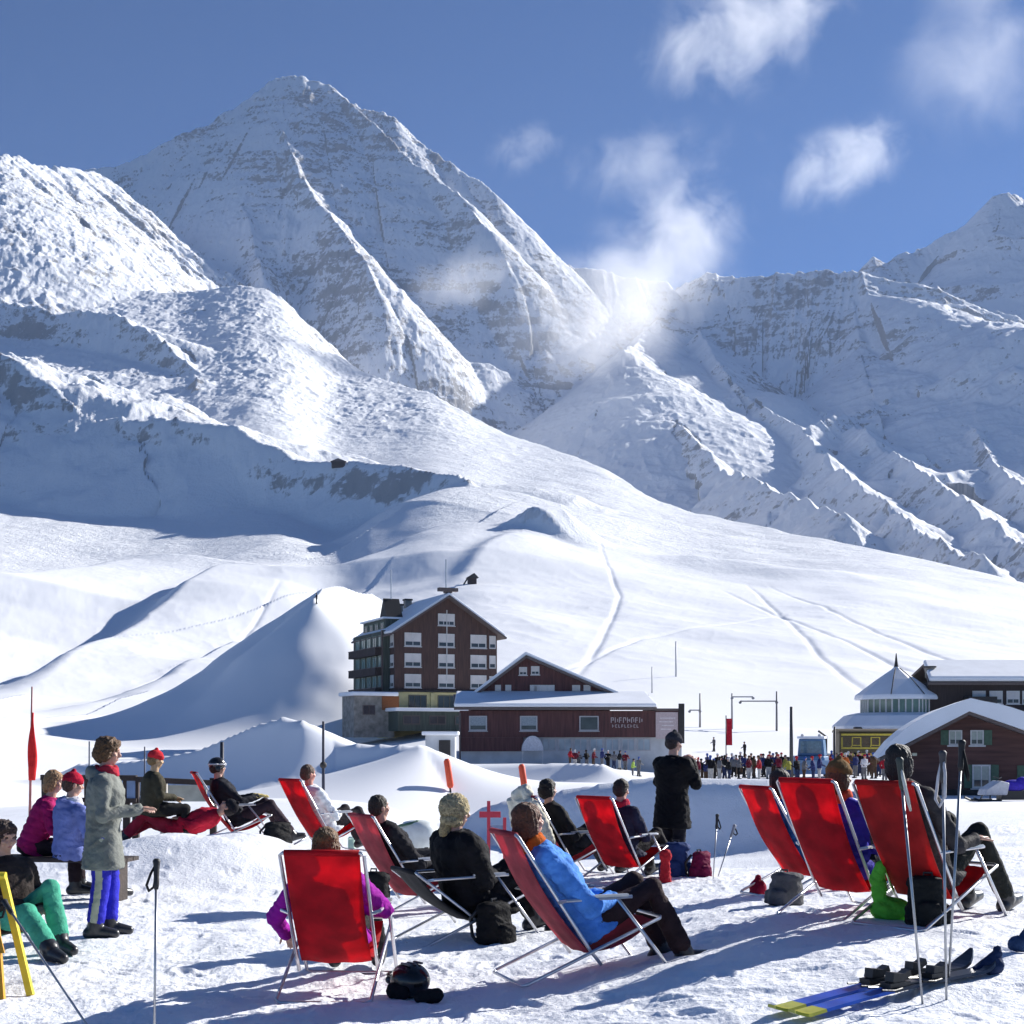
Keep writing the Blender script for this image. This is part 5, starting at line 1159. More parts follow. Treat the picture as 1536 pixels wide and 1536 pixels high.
# ---- long red-brown hall with a lean-to roof and a gable behind
def hall():
    d0 = 130.0; s = d0/F; a = P(690, 1156, d0); r = empty('hall', a, R(3), 'long red brown hall with a snowy lean-to roof and a gable rising behind', 'hall')
    def q(px, py): return ((px-690)*s, (1156-py)*s)
    X, Y = V(1, 0, 0), V(0, 1, 0)
    Wd = q(1028, 0)[0]; top = q(0, 1066)[1]; mid = q(0, 1106)[1]
    mb = MB(); mb.box((Wd/2, 4.2, mid/2-1.0), (Wd-.3, 8.0, mid+2.0)); mb.build('base_wall', GREYW, r)
    mb = MB(); mb.box((Wd/2, 4.0, (mid+top)/2), (Wd, 8.4, top-mid)); mb.build('wall', REDBR, r)
    x785 = q(785, 0)[0]; z1127 = q(0, 1127)[1]
    mb = MB(); mb.box((x785/2, 3.7, (z1127+mid)/2-.001), (x785, 7.95, mid-z1127-.004)); mb.build('lower_wall', REDBR, r)
    # lean-to roof
    mb = MB(); xl, xr = -.6, q(985, 0)[0]
    roof_slab(mb, (xl, -1.0, top+.30), (xr, -1.0, top+.30), (xr, 4.5, top+1.75), (xl, 4.5, top+1.75), .25); lr = mb.build('roof', FASC, r)
    mb = MB(); roof_slab(mb, (xl, -1.05, top+.68), (xr, -1.05, top+.68), (xr-.3, 4.5, top+2.1), (xl+.3, 4.5, top+2.1), .38); soft(mb.build('roof_snow', ROOFSNOW, lr), .14)
    mb = MB(); mb.box(((xr+Wd)/2, 4.0, top+.12), (Wd-xr, 8.6, .24)); mb.build('parapet', FASC, r)
    # gable block
    gx0, gx1, ga = q(708, 0)[0], q(925, 0)[0], q(793, 0)[0]; ze = q(0, 1042)[1]*1.03; za = q(0, 988)[1]*1.035
    zl = q(0, 1052)[1]*1.03
    mb = MB(); mb.prism([(gx0, 3.0), (gx1, 3.0), (gx1, ze), (ga, za), (gx0, zl)], 4.6, 17); mb.build('gable_wall', REDBR, r)
    for (xe, zz) in ((gx0-1.2, zl-.75), (gx1+.9, ze-.35)):
        mb = MB(); roof_slab(mb, (ga, 3.7, za+.22), (ga, 17.5, za+.22), (xe, 17.5, zz+.22), (xe, 3.7, zz+.22), .24); ro = mb.build('roof', FASC, r)
        mb = MB(); roof_slab(mb, (ga, 3.85, za+.6), (ga, 17.4, za+.6), (xe, 17.4, zz+.55), (xe, 3.85, zz+.55), .36); soft(mb.build('roof_snow', ROOFSNOW, ro), .12)
    for px, py, w_, h_ in ((789, 1008, .8, .8), (808, 1007, .85, .85)): window(r, (*[q(px, py)[0]], 4.6, q(px, py)[1]*1.035), w_, h_, X, -Y, 'blind', True)
    for px, w_ in ((750, .6), (766, .6), (806, .8), (816, 1.6), (832, .8), (872, .8), (889, .7)): window(r, (q(px, 0)[0], 4.6, q(0, 1036)[1]*1.035), w_, .95, X, -Y, 'blind', True)
    # front windows and writing
    for px, w_, k in ((717, 1.75, 'blind'), (793, 1.7, 'blind'), (884, 1.9, 'glass')):
        window(r, (q(px, 0)[0], -.2, q(0, 1085)[1]), w_, 1.45, X, -Y, k, True, plain('frame_grey', (.42,.42,.44), .6), plain('pale_glass', (.26,.30,.34), .15, 0, .2) if k == 'blind' else GLASS, 0)
    # row of worn white letters, two lines, unreadable at this distance
    mb = MB(); rr = random.Random(5); x = q(917, 0)[0]
    z1, z2 = q(0, 1080)[1], q(0, 1089)[1]
    def stroke(cx, cz, w_, h_): mb.box((cx, -.235, cz), (w_, .06, h_))
    wch = .40
    for i in range(8):
        cx = x+i*wch+.15; h_ = .52
        stroke(cx-.11, z1, .075, h_)
        if i % 3 != 1: stroke(cx+.02, z1+h_*.42, .17, .08)
        if i % 2 == 0: stroke(cx+.02, z1, .17, .07)
        if i % 4 != 2: stroke(cx+.11, z1+(.1 if i % 3 == 0 else -.02), .07, h_*.55)
    for i in range(9):
        cx = x+.25+i*.30; stroke(cx-.08, z2, .055, .30)
        if i % 2: stroke(cx+.01, z2+.12, .13, .055)
        stroke(cx+.01, z2-(.12 if i % 3 else 0), .13, .055)
    mb.build('lettering', plain('white_letter', (.45,.39,.40), .6), r)
    mb = MB(); mb.box((q(1002, 0)[0], -.25, q(0, 1088)[1]), (2.2, .08, 2.6)); pb = mb.build('notice_panel', plain('panel_pink', (.50,.40,.40), .6, 0, .12), r)
    mb = MB()
    for k in range(4): mb.box((q(1002, 0)[0]+(-.1 if k % 2 else .08), -.30, q(0, 1077)[1]-k*.36), (1.5-.15*k, .02, .10))
    mb.build('notice_lines', plain('panel_white', (.66,.60,.60), .6), pb)
    mb = MB(); mb.box((q(1024, 0)[0], -.3, q(0, 1085)[1]), (.55, .25, 3.9)); mb.build('corner_post', DARKT, r)
    # glazed front of the lower storey
    for px in range(800, 970, 24):
        window(r, (q(px, 0)[0], .18, q(0, 1117)[1]), 1.35, 1.25, X, -Y, 'glass', False, plain('frame_grey', (.42,.42,.44), .6), plain('blue_glass', (.30,.37,.42), .15, 0, .3, 0, .6), 1)
    mb = MB(); mb.tube([(0, -.6, -1), (0, -.6, q(0, 1070)[1])], .09, 8); mb.build('downpipe', FASC, r)
    # arched white canopy by the door
    mb = MB(); n = 14; cx, cz = q(798, 0)[0], q(0, 1126)[1]
    pts = [(cx+1.05*math.cos(math.pi*i/n), cz+.0+1.45*math.sin(math.pi*i/n)) for i in range(n+1)]
    mb.prism(pts, -1.2, .15); mb.build('canopy', plain('canopy_white', (.62,.62,.66), .6, 0, .15), r)
    for dx in (-.98, .98): mb = MB(); mb.box((cx+dx, -1.0, cz/2-.3), (.10, .10, cz+.6)); mb.build('canopy_post', WHITEF, r)
    return r
hall()
r = empty('shed', P(664, 1150, 118), 0, 'low grey shed end beside the left corner of the red brown hall', 'shed')
mb = MB(); mb.box((-.2, 1.0, 1.0), (2.6, 3, 3.6)); mb.build('wall', GREYW, r)
mb = MB(); mb.box((-.2, .9, 2.95), (3.2, 3.8, .34)); soft(mb.build('roof_snow', ROOFSNOW, r), .1)
mb = MB(); mb.box((.2, -.53, 1.4), (1.0, .06, 1.9)); mb.build('door', DARKT, r)

# ---- near cabin at the right with thick snow on its roof
def cabin():
    d0 = 66.0; s = d0/F; a = P(1352, 1190, d0); r = empty('cabin', (a.x, a.y, zat(a.x, a.y)-.1), R(-14), 'red brown cabin with green shutters under a thick white cushion of snow', 'cabin')
    X, Y = V(1, 0, 0), V(0, 1, 0); W, He, Ha, Dp = 7.6, 2.35, 4.05, 8.0; xa = 3.1
    mb = MB(); mb.prism([(0, 0), (W, 0), (W, He), (xa, Ha), (0, He)], 0, Dp); mb.build('wall', CABW, r)
    k1 = (Ha-He)/xa; k2 = (Ha-He)/(W-xa)
    top = [(-1.05, He-k1*1.05+.12)]; n = 16
    und = [(-1.05, He-k1*1.05), (xa, Ha), (W+1.0, He-k2*1.0)]
    mb = MB(); mb.prism([(-1.05, He-k1*1.05), (xa, Ha), (W+1.0, He-k2), (W+1.0, He-k2+.16), (xa, Ha+.16), (-1.05, He-k1*1.05+.16)], -1.1, Dp+.6); mb.build('roof', FASC, r)
    pts = [(-1.15, He-k1*1.05+.165), (xa, Ha+.165), (W+1.1, He-k2+.165)]
    arc = []
    for i in range(n+1):
        t = i/n; x = W+1.15-t*(W+2.35); zb_ = Ha - (k1*(xa-x) if x < xa else k2*(x-xa)); th = .82*(1-abs(2*t-1)**6)+.10; sm = .35*math.exp(-((x-xa)/1.1)**2)
        arc.append((x, zb_+.16+th-sm*.75))
    mb = MB(); mb.prism(pts+arc, -1.25, Dp+.5); o = soft(mb.build('roof_snow', ROOFSNOW, r), .18, 3)
    for xc, zc, w_, h_ in ((2.55, 2.95, .62, .72), (3.55, 2.95, .62, .72), (3.75, 1.05, .85, 1.15), (6.2, 1.05, .85, 1.1)):
        wn = window(r, (xc, 0, zc), w_, h_, X, -Y, 'blind', True, WHITEF, plain('cabin_pane', (.36,.40,.36), .2, 0, .1), 1)
        for sx in (-1, 1):
            if zc > 2 and ((sx == 1 and xc < 3) or (sx == -1 and xc > 3)): continue
            mb = MB(); mb.box((xc+sx*(w_/2+.20), -.035, zc), (.36, .06, h_)); mb.build('shutter', SHUT, wn)
    mb = MB(); mb.box((.62, -.12, 2.12), (.22, .16, .14)); mb.build('lamp', plain('lamp_white', (.7,.68,.5), .3), r)
    mb = MB(); mb.box((3.6, -.4, .2), (7.4, .5, .42)); mb.build('plinth', DARKT, r)
    return r
cabin()

# ---- station restaurant with the pyramid tower
def restaurant():
    d0 = 150.0; s = d0/F; a = P(1300, 1128, d0); r = empty('restaurant', (a.x, a.y, zat(a.x, a.y)-.3), R(0), 'dark restaurant building with a pyramid roofed glass tower and snowy eaves at the right', 'restaurant')
    def q(px, py): return ((px-1300)*s, (1128-py)*s)
    X, Y = V(1, 0, 0), V(0, 1, 0)
    x0, x1 = q(1312, 0)[0], q(1412, 0)[0]; cx = (x0+x1)/2; hwid = (x1-x0)/2
    mb = MB(); mb.box((q(1360, 0)[0], 5.0, q(0, 1104)[1]), (11.5, 9.6, q(0, 1081)[1]-q(0, 1130)[1])); mb.build('lower_wall', DBROWN, r)
    def octo(rad, z): return [V(cx+rad*math.cos(math.pi/8+i*math.pi/4), 4.6+rad*math.sin(math.pi/8+i*math.pi/4), z) for i in range(8)]
    mb = MB(); mb.loft([octo(7.2, q(0, 1083)[1]), octo(7.4, q(0, 1078)[1]), octo(6.0, q(0, 1064)[1]+.2), octo(4.4, q(0, 1057)[1])]); soft(mb.build('lower_roof_snow', ROOFSNOW, r), .12)
    mb = MB(); mb.loft([octo(7.1, q(0, 1086)[1]), octo(7.15, q(0, 1083)[1]-.004)]); mb.build('lower_eave', DARKT, r)
    mb = MB(); mb.loft([octo(3.95, q(0, 1060)[1]), octo(3.95, q(0, 1036)[1])]); mb.build('glass_storey', GLASSG, r)
    mb = MB()
    for i in range(8):
        p, p2 = octo(4.0, 0)[i], octo(4.0, 0)[(i+1) % 8]
        for t in (0, .25, .5, .75):
            c = p.lerp(p2, t); mb.box((c.x, c.y, q(0, 1048)[1]), (.14, .14, q(0, 1036)[1]-q(0, 1059)[1]))
    mb.build('mullions', WHITEF, r)
    mb = MB(); mb.loft([octo(4.75, q(0, 1037)[1]), octo(4.8, q(0, 1035)[1]), octo(4.7, q(0, 1030)[1]), octo(2.3, q(0, 1006)[1]), octo(.55, q(0, 990)[1]), octo(.3, q(0, 986)[1])]); soft(mb.build('tower_roof_snow', ROOFSNOW, r), .1)
    for i in (5, 6):
        p0, p1, p2 = octo(4.9, q(0, 1031)[1]+.1)[i], octo(2.5, q(0, 1005)[1]+.15)[i], octo(.6, q(0, 988)[1])[i]; mb = MB(); mb.tube([p0, p1, p2], .06, 6); mb.build('ridge_cap', DARKT, r)
    mb = MB(); mb.tube([(cx, 4.6, q(0, 992)[1]), (cx, 4.6, q(0, 978)[1]), (cx, 4.6, q(0, 965)[1])], [.34, .16, .05], 10); mb.build('finial', DARKT, r)
    # long wing
    wx0, wx1 = q(1402, 0)[0], q(1700, 0)[0]
    mb = MB(); mb.box(((wx0+wx1)/2, 7.5, q(0, 1070)[1]), (wx1-wx0, 10, q(0, 1012)[1]-q(0, 1130)[1])); mb.build('wing_wall', DBROWN, r)
    mb = MB(); z0, z1 = q(0, 1013)[1], q(0, 979)[1]
    roof_slab(mb, (wx0-.2, 1.6, z0+.1), (wx1, 1.6, z0+.1), (wx1, 8.0, z1), (wx0+1.2, 8.0, z1), .3); roof_slab(mb, (wx0+1.2, 8.0, z1), (wx1, 8.0, z1), (wx1, 14, z0), (wx0, 14, z0), .3); wr = mb.build('wing_roof', FASC, r)
    mb = MB(); roof_slab(mb, (wx0-.1, 1.5, z0+.75), (wx1, 1.5, z0+.75), (wx1, 8.0, z1+.55), (wx0+1.2, 8.0, z1+.55), .62); soft(mb.build('wing_roof_snow', ROOFSNOW, wr), .25, 3)
    mb = MB(); mb.tube([(q(1414, 0)[0], 4.6, q(0, 1003)[1]), (q(1414, 0)[0], 4.6, q(0, 986)[1])], .55, 12); ck = mb.build('chimney', STONE, r)
    mb = MB(); mb.tube([(q(1414, 0)[0], 4.6, q(0, 987)[1]), (q(1414, 0)[0], 4.6, q(0, 985)[1])], .75, 12); mb.build('chimney_cap', DARKT, ck)
    for px in (1480, 1506, 1532, 1556): window(r, (q(px, 0)[0], 2.5, q(0, 1034)[1]), 1.5, 1.5, X, -Y, 'blind', True)
    mb = MB(); mb.box((q(1478, 0)[0], 1.6, q(0, 1040)[1]), (3.2, 1.8, 1.0)); mb.build('balcony', DARKT, r)
    mb = MB(); roof_slab(mb, (q(1496, 0)[0], -2.2, q(0, 1068)[1]), (wx1, -2.2, q(0, 1068)[1]), (wx1, 2.6, q(0, 1056)[1]), (q(1498, 0)[0], 2.6, q(0, 1056)[1]), .5); soft(mb.build('porch_roof_snow', ROOFSNOW, r), .15)
    for px in (1320, 1342, 1365, 1388): window(r, (q(px, 0)[0], .2, q(0, 1098)[1]), 1.1, 1.1, X, -Y, 'glass', False, FASC)
    mb = MB(); mb.box((q(1345, 0)[0], -3.6, q(0, 1093)[1]), (9.5, .06, .06)); mb.box((q(1345, 0)[0], -3.6, q(0, 1104)[1]), (9.5, .05, .05))
    for k in range(9): mb.box((q(1345, 0)[0]-4.7+k*1.17, -3.6, q(0, 1110)[1]), (.08, .08, 2.6))
    mb.build('terrace_rail', FASC, r)
    return r
restaurant()

# ---- yellow railway carriage in front of the restaurant
def carriage():
    d0 = 112.0; s = d0/F; b = P(1300, 1136, d0); r = empty('railway_carriage', (b.x, b.y, zat(b.x, b.y)), 0, 'yellow railway carriage with a row of dark windows behind the crowd', 'train')
    Lh = 46*s; gz = b.z-r.location.z
    z0 = P(1300, 1136, d0).z-r.location.z; zt = P(1300, 1098, d0).z-r.location.z
    YL = plain('carriage_yellow', (.60,.45,.04), .4, 0, .2); BRN = plain('carriage_brown', (.10,.07,.025), .5, 0, .2)
    mb = MB(); mb.box((0, 0, (z0+zt)/2+.1), (2*Lh, 2.4, zt-z0-.25)); soft(mb.build('body', BRN, r), .12)
    for zz, hh in ((zt-.22, .16), ((z0+zt)/2-.28, .14), (z0+.25, .2)):
        mb = MB(); mb.box((0, -1.215, zz), (2*Lh-.3, .04, hh)); mb.build('stripe', YL, r)
    for k in range(7):
        mb = MB(); mb.box((-Lh+.2+k*(2*Lh-.4)/6, -1.225, (z0+zt)/2+.22), (.10, .04, .8)); mb.build('pillar', YL, r)
    mb = MB(); mb.loft([[V(x, 1.25*math.cos(a), zt-.05+.32*math.sin(a)) for a in [math.pi*k/10 for k in range(11)]] for x in (-Lh-.05, Lh+.05)]); mb.build('roof', BRN, r)
    for k in range(6):
        x = -Lh+.62+k*(2*Lh-1.24)/5
        window(r, (x, -1.2, (z0+zt)/2+.28), .74, .72, V(1, 0, 0), V(0, -1, 0), 'glass', False, YL if k % 2 else BRN, plain('amber_glass', (.10,.055,.02), .15, 0, .4), 0)
    mb = MB(); mb.box((0, 0, z0-.12), (2*Lh-.6, 2.0, .5)); mb.build('underframe', DARKT, r)
    for x in (-Lh+1, -Lh+1.9, Lh-1.9, Lh-1): mb = MB(); mb.tube([(x, -1.05, z0-.3), (x, -.9, z0-.3)], .38, 16); mb.build('wheel', DARKT, r)
carriage()
# ---- blue snow groomer
def groomer():
    d0 = 95.0; s = d0/F; a = P(1216, 1158, d0); r = empty('snow_groomer', (a.x, a.y, zat(a.x, a.y)), R(-20), 'pale blue snow groomer parked among the crowd beside the tall dark post', 'vehicle')
    BL = plain('groomer_blue', (.09,.20,.36), .4, 0, .25, 0, 2); PB = plain('groomer_pale', (.26,.40,.58), .4, 0, .2, 0, 2)
    mb = MB(); mb.box((0, .6, 1.05), (2.1, 2.6, .9)); soft(mb.build('body', BL, r), .1)
    mb = MB(); mb.prism([(-.95, 1.5), (.95, 1.5), (.85, 2.75), (-.85, 2.75)], .1, 1.7); cab = soft(mb.build('cab', BL, r), .08)
    mb = MB(); mb.box((0, .08, 2.15), (1.5, .05, .85)); mb.build('windscreen', plain('screen_glass', (.12,.20,.26), .08, 0, .2), cab)
    mb = MB(); mb.box((0, .9, 2.84), (1.9, 1.8, .16)); mb.build('cab_roof', ROOFSNOW, cab)
    for sx in (-1, 1):
        mb = MB(); mb.prism([(-.9, .1), (2.0, .1), (2.35, .45), (2.0, .8), (-.9, .8), (-1.25, .45)], sx*1.35-.35, sx*1.35+.35, 'x'); mb.build('track', M_BLACK, r)
    mb = MB(); mb.loft([[V(x, -1.55+.25*math.sin(a)-.0, .75+.55*math.cos(a)) for a in [math.pi*(.15+.7*k/6) for k in range(7)]]+[V(x, -1.45+.25*math.sin(a), .75+.5*math.cos(a)) for a in [math.pi*(.85-.7*k/6) for k in range(7)]] for x in (-1.6, 1.6)]); mb.build('blade', PB, r)
    mb = MB(); mb.tube([(.9, 1.6, 1.5), (.9, 1.6, 2.9), (.4, 1.2, 3.3)], .08, 8); mb.build('exhaust', DARKT, r)
    for sx in (-.6, .6): mb = MB(); mb.tube([(sx, .05, 2.98), (sx, .18, 2.98)], .11, 10); mb.build('headlight', WHITEF, r)
groomer()
# ---- small far hut on the rock step
dl = ground_at(508, 699, 600); t = P(508, 699, dl); k = dl/F
r = empty('mountain_hut', (t.x, t.y, t.z-1), 0, 'tiny dark hut on the brow of the slope below the glacier', 'hut')
mb = MB(); mb.box((0, 0, 3*k), (20*k, 10*k, 9*k)); mb.build('wall', DBROWN, r); mb = MB(); mb.prism([(-12*k, 7.5*k), (12*k, 7.5*k), (0, 12*k)], -6*k, 6*k); mb.build('roof', FASC, r)
dl = ground_at(708, 876, 240); t = P(708, 876, dl); r = empty('lift_station', (t.x, t.y, t.z-1), R(15), 'small dark lift station on the white slope above the hotel roof', 'hut'); k = dl/F
mb = MB(); mb.box((0, 0, 6*k), (12*k, 10*k, 14*k)); mb.build('wall', DBROWN, r)
mb = MB(); mb.prism([(-9*k, 12*k), (9*k, 12*k), (2*k, 19*k)], -7*k, 7*k); mb.build('roof', DARKT, r)
mb = MB(); mb.tube([(-14*k, 0, 0), (-6*k, 0, 13*k)], 1.2*k, 6); mb.build('strut', DARKT, r)
# ---- lift pylons and lamp posts
def pylon(px, pt, pb, d, arm, label, rgb=(.14,.14,.15), w_=.14, cab=None, name='lift_pylon', cat='pylon', group='ski lift pylons beyond the crowd'):
    t = P(px, pt, d); gz = min(zat(t.x, t.y), P(px, pb, d).z); r = empty(name, (t.x, t.y, gz-.3), 0, label, cat, group)
    h = t.z-gz+.3; m_ = plain('pylon_steel', rgb, .6, .3, .15)
    mb = MB(); mb.tube([(0, 0, 0), (0, 0, h)], [w_*1.15, w_*.8], 8); mb.build('mast', m_, r, smooth=True)
    if arm:
        mb = MB(); mb.box((arm[0]/2 if len(arm) > 1 else 0, 0, h-arm[-1]), (abs(arm[0]), w_*1.3, w_*1.2)); mb.build('arm', m_, r)
        for q in (.0, 1.0):
            mb = MB(); mb.tube([((q-.5)*arm[0] + (arm[0]/2 if len(arm) > 1 else 0), -.25, h-arm[-1]-.2), ((q-.5)*arm[0]+(arm[0]/2 if len(arm) > 1 else 0), .25, h-arm[-1]-.2)], w_*1.3, 8); mb.build('sheave', m_, r)
    return r
pylon(1165, 1037, 1090, 190, (-5.2, 1.4), 'rightmost lift pylon with a long arm reaching left over the slope')
pylon(1098, 1040, 1075, 190, (3.0, .5), 'middle grey lift pylon directly above the red banner', (.30,.30,.31))
pylon(1050, 1040, 1072, 190, (-1.5, 1.0, 2.4), 'leftmost lift pylon just right of the brown hall', (.30,.28,.28))
pylon(1014, 962, 1040, 300, (2.6, 9.0), 'tall pale lift pylon on the slope above the right end of the brown hall', (.48,.48,.50), .2)
pylon(978, 1000, 1045, 260, None, 'thin pale pole on the slope above the brown hall', (.40,.40,.42), .12, None, 'marker_pole', 'pole', None)
pylon(1187, 1060, 1158, 92, None, 'tall dark post beside the blue snow groomer', (.07,.07,.075), .13, None, 'post', 'post', None)
pylon(1252, 1090, 1185, 60, None, 'slim dark post rising out of the snow behind the middle right chair', (.03,.03,.04), .05, None, 'post', 'post', None)
pylon(333, 1113, 1150, 62, None, 'short dark post on the shaded bank above the man with the black helmet', (.03,.035,.05), .11, None, 'post', 'post', None)
pylon(217, 1120, 1165, 55, None, 'thin dark stake above the person with the round red hat', (.05,.06,.09), .035, None, 'stake', 'stake', None)
pylon(134, 1112, 1165, 55, None, 'thin dark stake just left of the head of the person in grey', (.10,.12,.16), .04, None, 'stake', 'stake', None)
r = pylon(485, 1082, 1172, 60, None, 'slim dark lamp post in front of the shaded bank left of the brown hall', (.03,.035,.06), .07, None, 'lamp_post', 'lamp post', None)
mb = MB(); mb.ell((0, 0, 2.8), (.16, .16, .16), 10, 8); mb.build('lamp', DARKT, r); mb = MB(); mb.ell((-.18, 0, .35), (.17, .15, .17), 10, 8); mb.build('junction_box', DARKT, r)
mb = MB(); mb.tube([(0, 0, 1.2), (.8, -.6, .6), (1.5, -1.2, -.6)], .02, 5); mb.build('stay_wire', DARKT, r)
# red banner
t = P(1094, 1076, 105); g = zat(t.x, t.y); r = empty('banner', (t.x, t.y, g-.1), 0, 'tall narrow red banner standing behind the crowd under the middle pylon', 'banner')
h = t.z-g; hb = P(1094, 1116, 105).z-g
mb = MB(); mb.tube([(-.26, 0, 0), (-.26, 0, h+.25)], .04, 6); mb.build('pole', DARKT, r)
mb = MB(); mb.loft([[V(-.22, -.02-.05*math.sin(z*2), z), V(.22, -.02+.05*math.sin(z*2), z), V(.22, .01+.05*math.sin(z*2), z), V(-.22, .01-.05*math.sin(z*2), z)] for z in [hb+(h-hb)*k/8 for k in range(9)]]); mb.build('cloth', cloth((.55,.02,.04), .7), r)
# quad bike / sledge with a purple cover at the right edge
t = P(1512, 1192, 55); r = empty('snowmobile', (t.x, t.y, zat(t.x, t.y)), R(8), 'snowmobile with a purple seat cover parked in front of the cabin', 'snowmobile')
mb = MB(); mb.ell((.25, 0, .62), (.55, .28, .26), 16, 10); mb.ell((.62, 0, .72), (.28, .26, .28), 14, 10); me = evaluate_remesh(mb, .03, 2); link_mesh('seat_cover', me, cloth((.06,.04,.42)), r)
mb = MB(); mb.prism([(-1.2, .25), (-.2, .25), (-.1, .75), (-.5, .85), (-1.1, .5)], -.35, .35); soft(mb.build('hood', plain('sled_white', (.55,.55,.58), .4), r), .05)
mb = MB(); mb.prism([(-.4, .05), (1.1, .05), (1.25, .25), (1.1, .42), (-.4, .42)], -.22, .22); mb.build('track', M_BLACK, r)
for sy in (-.4, .4): mb = MB(); mb.tube([(-1.7, sy, .14), (-1.45, sy, .03), (-.5, sy, .03)], .05, 6); mb.build('ski', M_BLACK, r); mb = MB(); mb.tube([(-1.0, sy, .05), (-.9, sy*.6, .4)], .03, 6); mb.build('strut', M_BLACK, r)
mb = MB(); mb.tube([(-.45, -.35, 1.0), (-.4, 0, .92), (-.45, .35, 1.0)], .02, 6); mb.tube([(-.4, 0, .92), (-.55, 0, .75)], .025, 6); mb.build('handlebar', M_BLACK, r)
# ------------------------------------------------------------------ skiers in the distance, each one its own mesh of hat, skin, jacket, trousers and boots
def small_person_mesh(seed):
    q = random.Random(seed); mb = MB(); sp = q.uniform(.09, .17); lean = q.uniform(-.03, .06)
    K = [V(-.09, .02, .5), V(.09, -.02, .5)]; Aa = [V(-sp, -.02, .06), V(sp, .04, .06)]; hip = V(0, 0, .9); nk = V(0, lean, 1.42)
    for k in range(2):
        limb(mb, [hip+V(-.09+.18*k, 0, 0), K[k], Aa[k]], [.11, .085, .075], 10); limb(mb, [Aa[k]+V(0, -.05, 0), Aa[k]+V(0, .16, -.01)], [.065, .055], 8)
    mb.loft([ering(hip+V(0, 0, -.1), Matrix.Identity(3), .19, .14), ering(hip+V(0, 0, .12), Matrix.Identity(3), .18, .14), ering(V(0, lean*.7, 1.25), Matrix.Identity(3), .22, .155), ering(V(0, lean, 1.42), Matrix.Identity(3), .13, .10)])
    for sx in (-1, 1):
        e = V(sx*q.uniform(.26, .36), q.uniform(-.06, .1), q.uniform(1.05, 1.15)); h = V(sx*q.uniform(.10, .34), q.uniform(.12, .34), q.uniform(.86, 1.2)); limb(mb, [V(sx*.2, lean, 1.36), e, h], [.08, .068, .05], 10); mb.ell(h+(h-e).normalized()*.05, (.045, .05, .05), 8, 6)
    limb(mb, [nk, nk+V(0, .02, .08)], [.07, .065], 8); mb.ell(nk+V(0, .03, .19), (.085, .10, .115), 14, 10); mb.ell(nk+V(0, .02, .25), (.098, .112, .075), 14, 10); mb.ell(nk+V(0, .13, .18), (.018, .02, .022), 8, 6)
    me = evaluate_remesh(mb, .022, 2); wrinkle(me, .012, .09, seed)
    n = len(me.polygons); c = np.empty(n*3, np.float32); me.polygons.foreach_get('center', c); c = c.reshape(-1, 3); z = c[:,2]; rad = np.abs(c[:,0])
    mi = np.where(z < .16, 4, np.where(z < .86, 1, np.where(z < 1.47, 0, np.where((z > 1.62) | (c[:,1] < .02+lean), 3, 2)))).astype(np.int32)
    hands = (rad > .085) & (z < 1.25) & (z > .8) & (c[:,1] > .30); mi[hands] = 4
    for m in range(5): me.materials.append(None)
    me.polygons.foreach_set('material_index', mi)
    return me
PM = [small_person_mesh(s) for s in (1, 2, 3, 4, 5, 6)]
JK = [('black', (.014,.014,.016)), ('red', (.36,.02,.03)), ('navy blue', (.03,.04,.13)), ('grey', (.16,.16,.17)), ('white', (.62,.62,.64)), ('maroon', (.14,.015,.03)), ('sky blue', (.14,.30,.55)), ('dark green', (.03,.08,.04)), ('lime green', (.36,.50,.10)), ('orange', (.58,.14,.03)), ('pink', (.50,.08,.20)), ('brown', (.10,.06,.035)), ('olive yellow', (.34,.32,.06))]
TR = [('black', (.015,.015,.017)), ('grey', (.14,.14,.15)), ('dark blue', (.03,.04,.09)), ('pale', (.45,.44,.42)), ('brown', (.08,.05,.035))]
HT = [('black', (.015,.015,.016)), ('white', (.6,.6,.6)), ('red', (.42,.02,.03)), ('blue', (.04,.10,.35)), ('brown', (.08,.045,.025))]
CROWD = []  # px, foot row, distance, jacket, trousers, hat, where it stands
q = random.Random(42)
combos = [(j, t, h) for j in range(len(JK)) for t in range(len(TR)) for h in range(len(HT))]; q.shuffle(combos)
dark_first = sorted(combos, key=lambda c: (0 if JK[c[0]][0] in ('black', 'navy blue', 'grey', 'maroon') else 1)+q.random()*1.4)
def pick(pred=None):
    for i, c in enumerate(dark_first):
        if pred is None or pred(JK[c[0]][0]): return dark_first.pop(i)
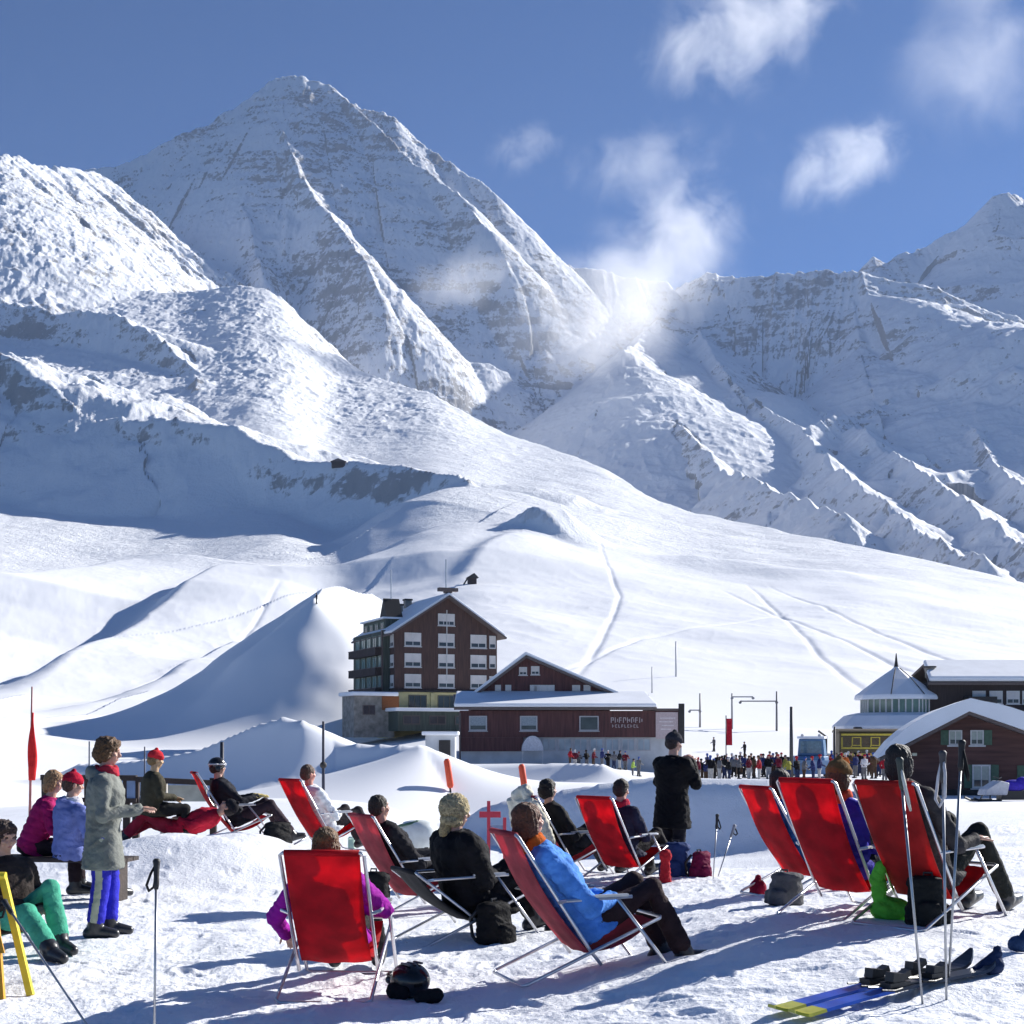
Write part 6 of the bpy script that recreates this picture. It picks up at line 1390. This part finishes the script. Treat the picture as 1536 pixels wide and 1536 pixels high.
row = [(855,122,'red'),(862,124,None),(903,121,None),(912,123,None),(921,122,None),(929,120,'black'),(938,121,None),(949,119,'lime green'),(958,120,None),
 (1042,94,None),(1048,90,'maroon'),(1059,97,None),(1066,91,None),(1072,99,None),(1079,93,None),(1087,96,'black'),(1094,90,'black'),(1101,99,None),(1108,94,'grey'),(1116,97,None),(1123,92,None),(1131,95,'brown'),(1139,88,'red'),(1146,97,None),(1153,93,'black'),(1160,96,'navy blue'),(1168,91,'maroon'),
 (1178,93,'olive yellow'),(1183,86,'olive yellow'),(1196,84,'black'),(1206,86,'grey'),(1220,84,None),(1229,85,'navy blue'),
 (1243,97,'red'),(1250,92,'red'),(1256,100,'maroon'),(1263,95,'orange'),(1270,90,'orange'),(1276,99,'brown'),(1283,93,'navy blue'),(1290,97,'black'),(1296,90,'white'),(1304,98,None),(1311,92,'brown'),(1318,96,'maroon'),(1327,88,'red'),(1335,93,'red'),
 (1236,104,None),(1112,106,None),(1062,108,None),(1154,108,None),(1215,106,'grey'),(1090,110,None),(1046,103,None),(1053,101,'black'),(1075,104,None),(1083,102,'red'),(1098,105,'navy blue'),(1105,102,None),(1119,104,None),(1127,101,'black'),(1143,103,None),(1164,102,None),(1172,99,'black'),(1247,104,None),(1260,106,'black'),(1272,104,None),(1287,103,'red'),(1300,105,None),(1314,104,'maroon'),(1322,99,None),(868,125,None),(880,124,'black'),(890,123,None)]
for i, (px, d, want) in enumerate(row):
    c = pick((lambda n, w=want: n == w) if want else None) or pick()
    j, t, h = (JK[c[0]], TR[c[1]], HT[c[2]])
    x = (px-CX)/F*d; o = bpy.data.objects.new('person', PM[i % 6]); col.objects.link(o)
    o.location = (x, d, zat(x, d)-.02); o.rotation_euler = (0, 0, q.uniform(0, 6.28)); s = q.uniform(.93, 1.06); o.scale = (s, s, s)
    for k, m in enumerate((cloth(j[1]), cloth(t[1]), skin_mat(), cloth(h[1]), M_BOOT)):
        o.material_slots[k].link = 'OBJECT'; o.material_slots[k].material = m
    tag(o, 'person in %s jacket, %s trousers and %s hat %s' % (j[0], t[0], h[0], 'below the brown hall' if px < 1000 else 'by the snow groomer' if 1170 < px < 1235 else 'by the yellow carriage' if px > 1235 else 'under the red banner'), 'person', 'skiers standing in the crowd near the station')
# lone walkers further up the slope
for px, py, d, jc, lb in ((1117, 1118, 150, (.02,.02,.025), 'lone dark figure walking on the white slope right of the red banner'), (1071, 1106, 160, (.10,.10,.11), 'lone grey figure on the white slope left of the red banner'), (475, 972, 205, (.03,.03,.04), 'tiny dark figure crossing the shaded flank left of the hotel')):
    x = (px-CX)/F*d; o = bpy.data.objects.new('person', PM[2]); col.objects.link(o); o.location = (x, d, zat(x, d)); o.rotation_euler = (0, 0, 2.0)
    for k, m in enumerate((cloth(jc), cloth((.02,.02,.025)), skin_mat(), cloth((.02,.02,.02)), M_BOOT)):
        o.material_slots[k].link = 'OBJECT'; o.material_slots[k].material = m
    tag(o, lb, 'person')
# two people sitting behind the right chairs, heads showing
build_terrain(1.0)
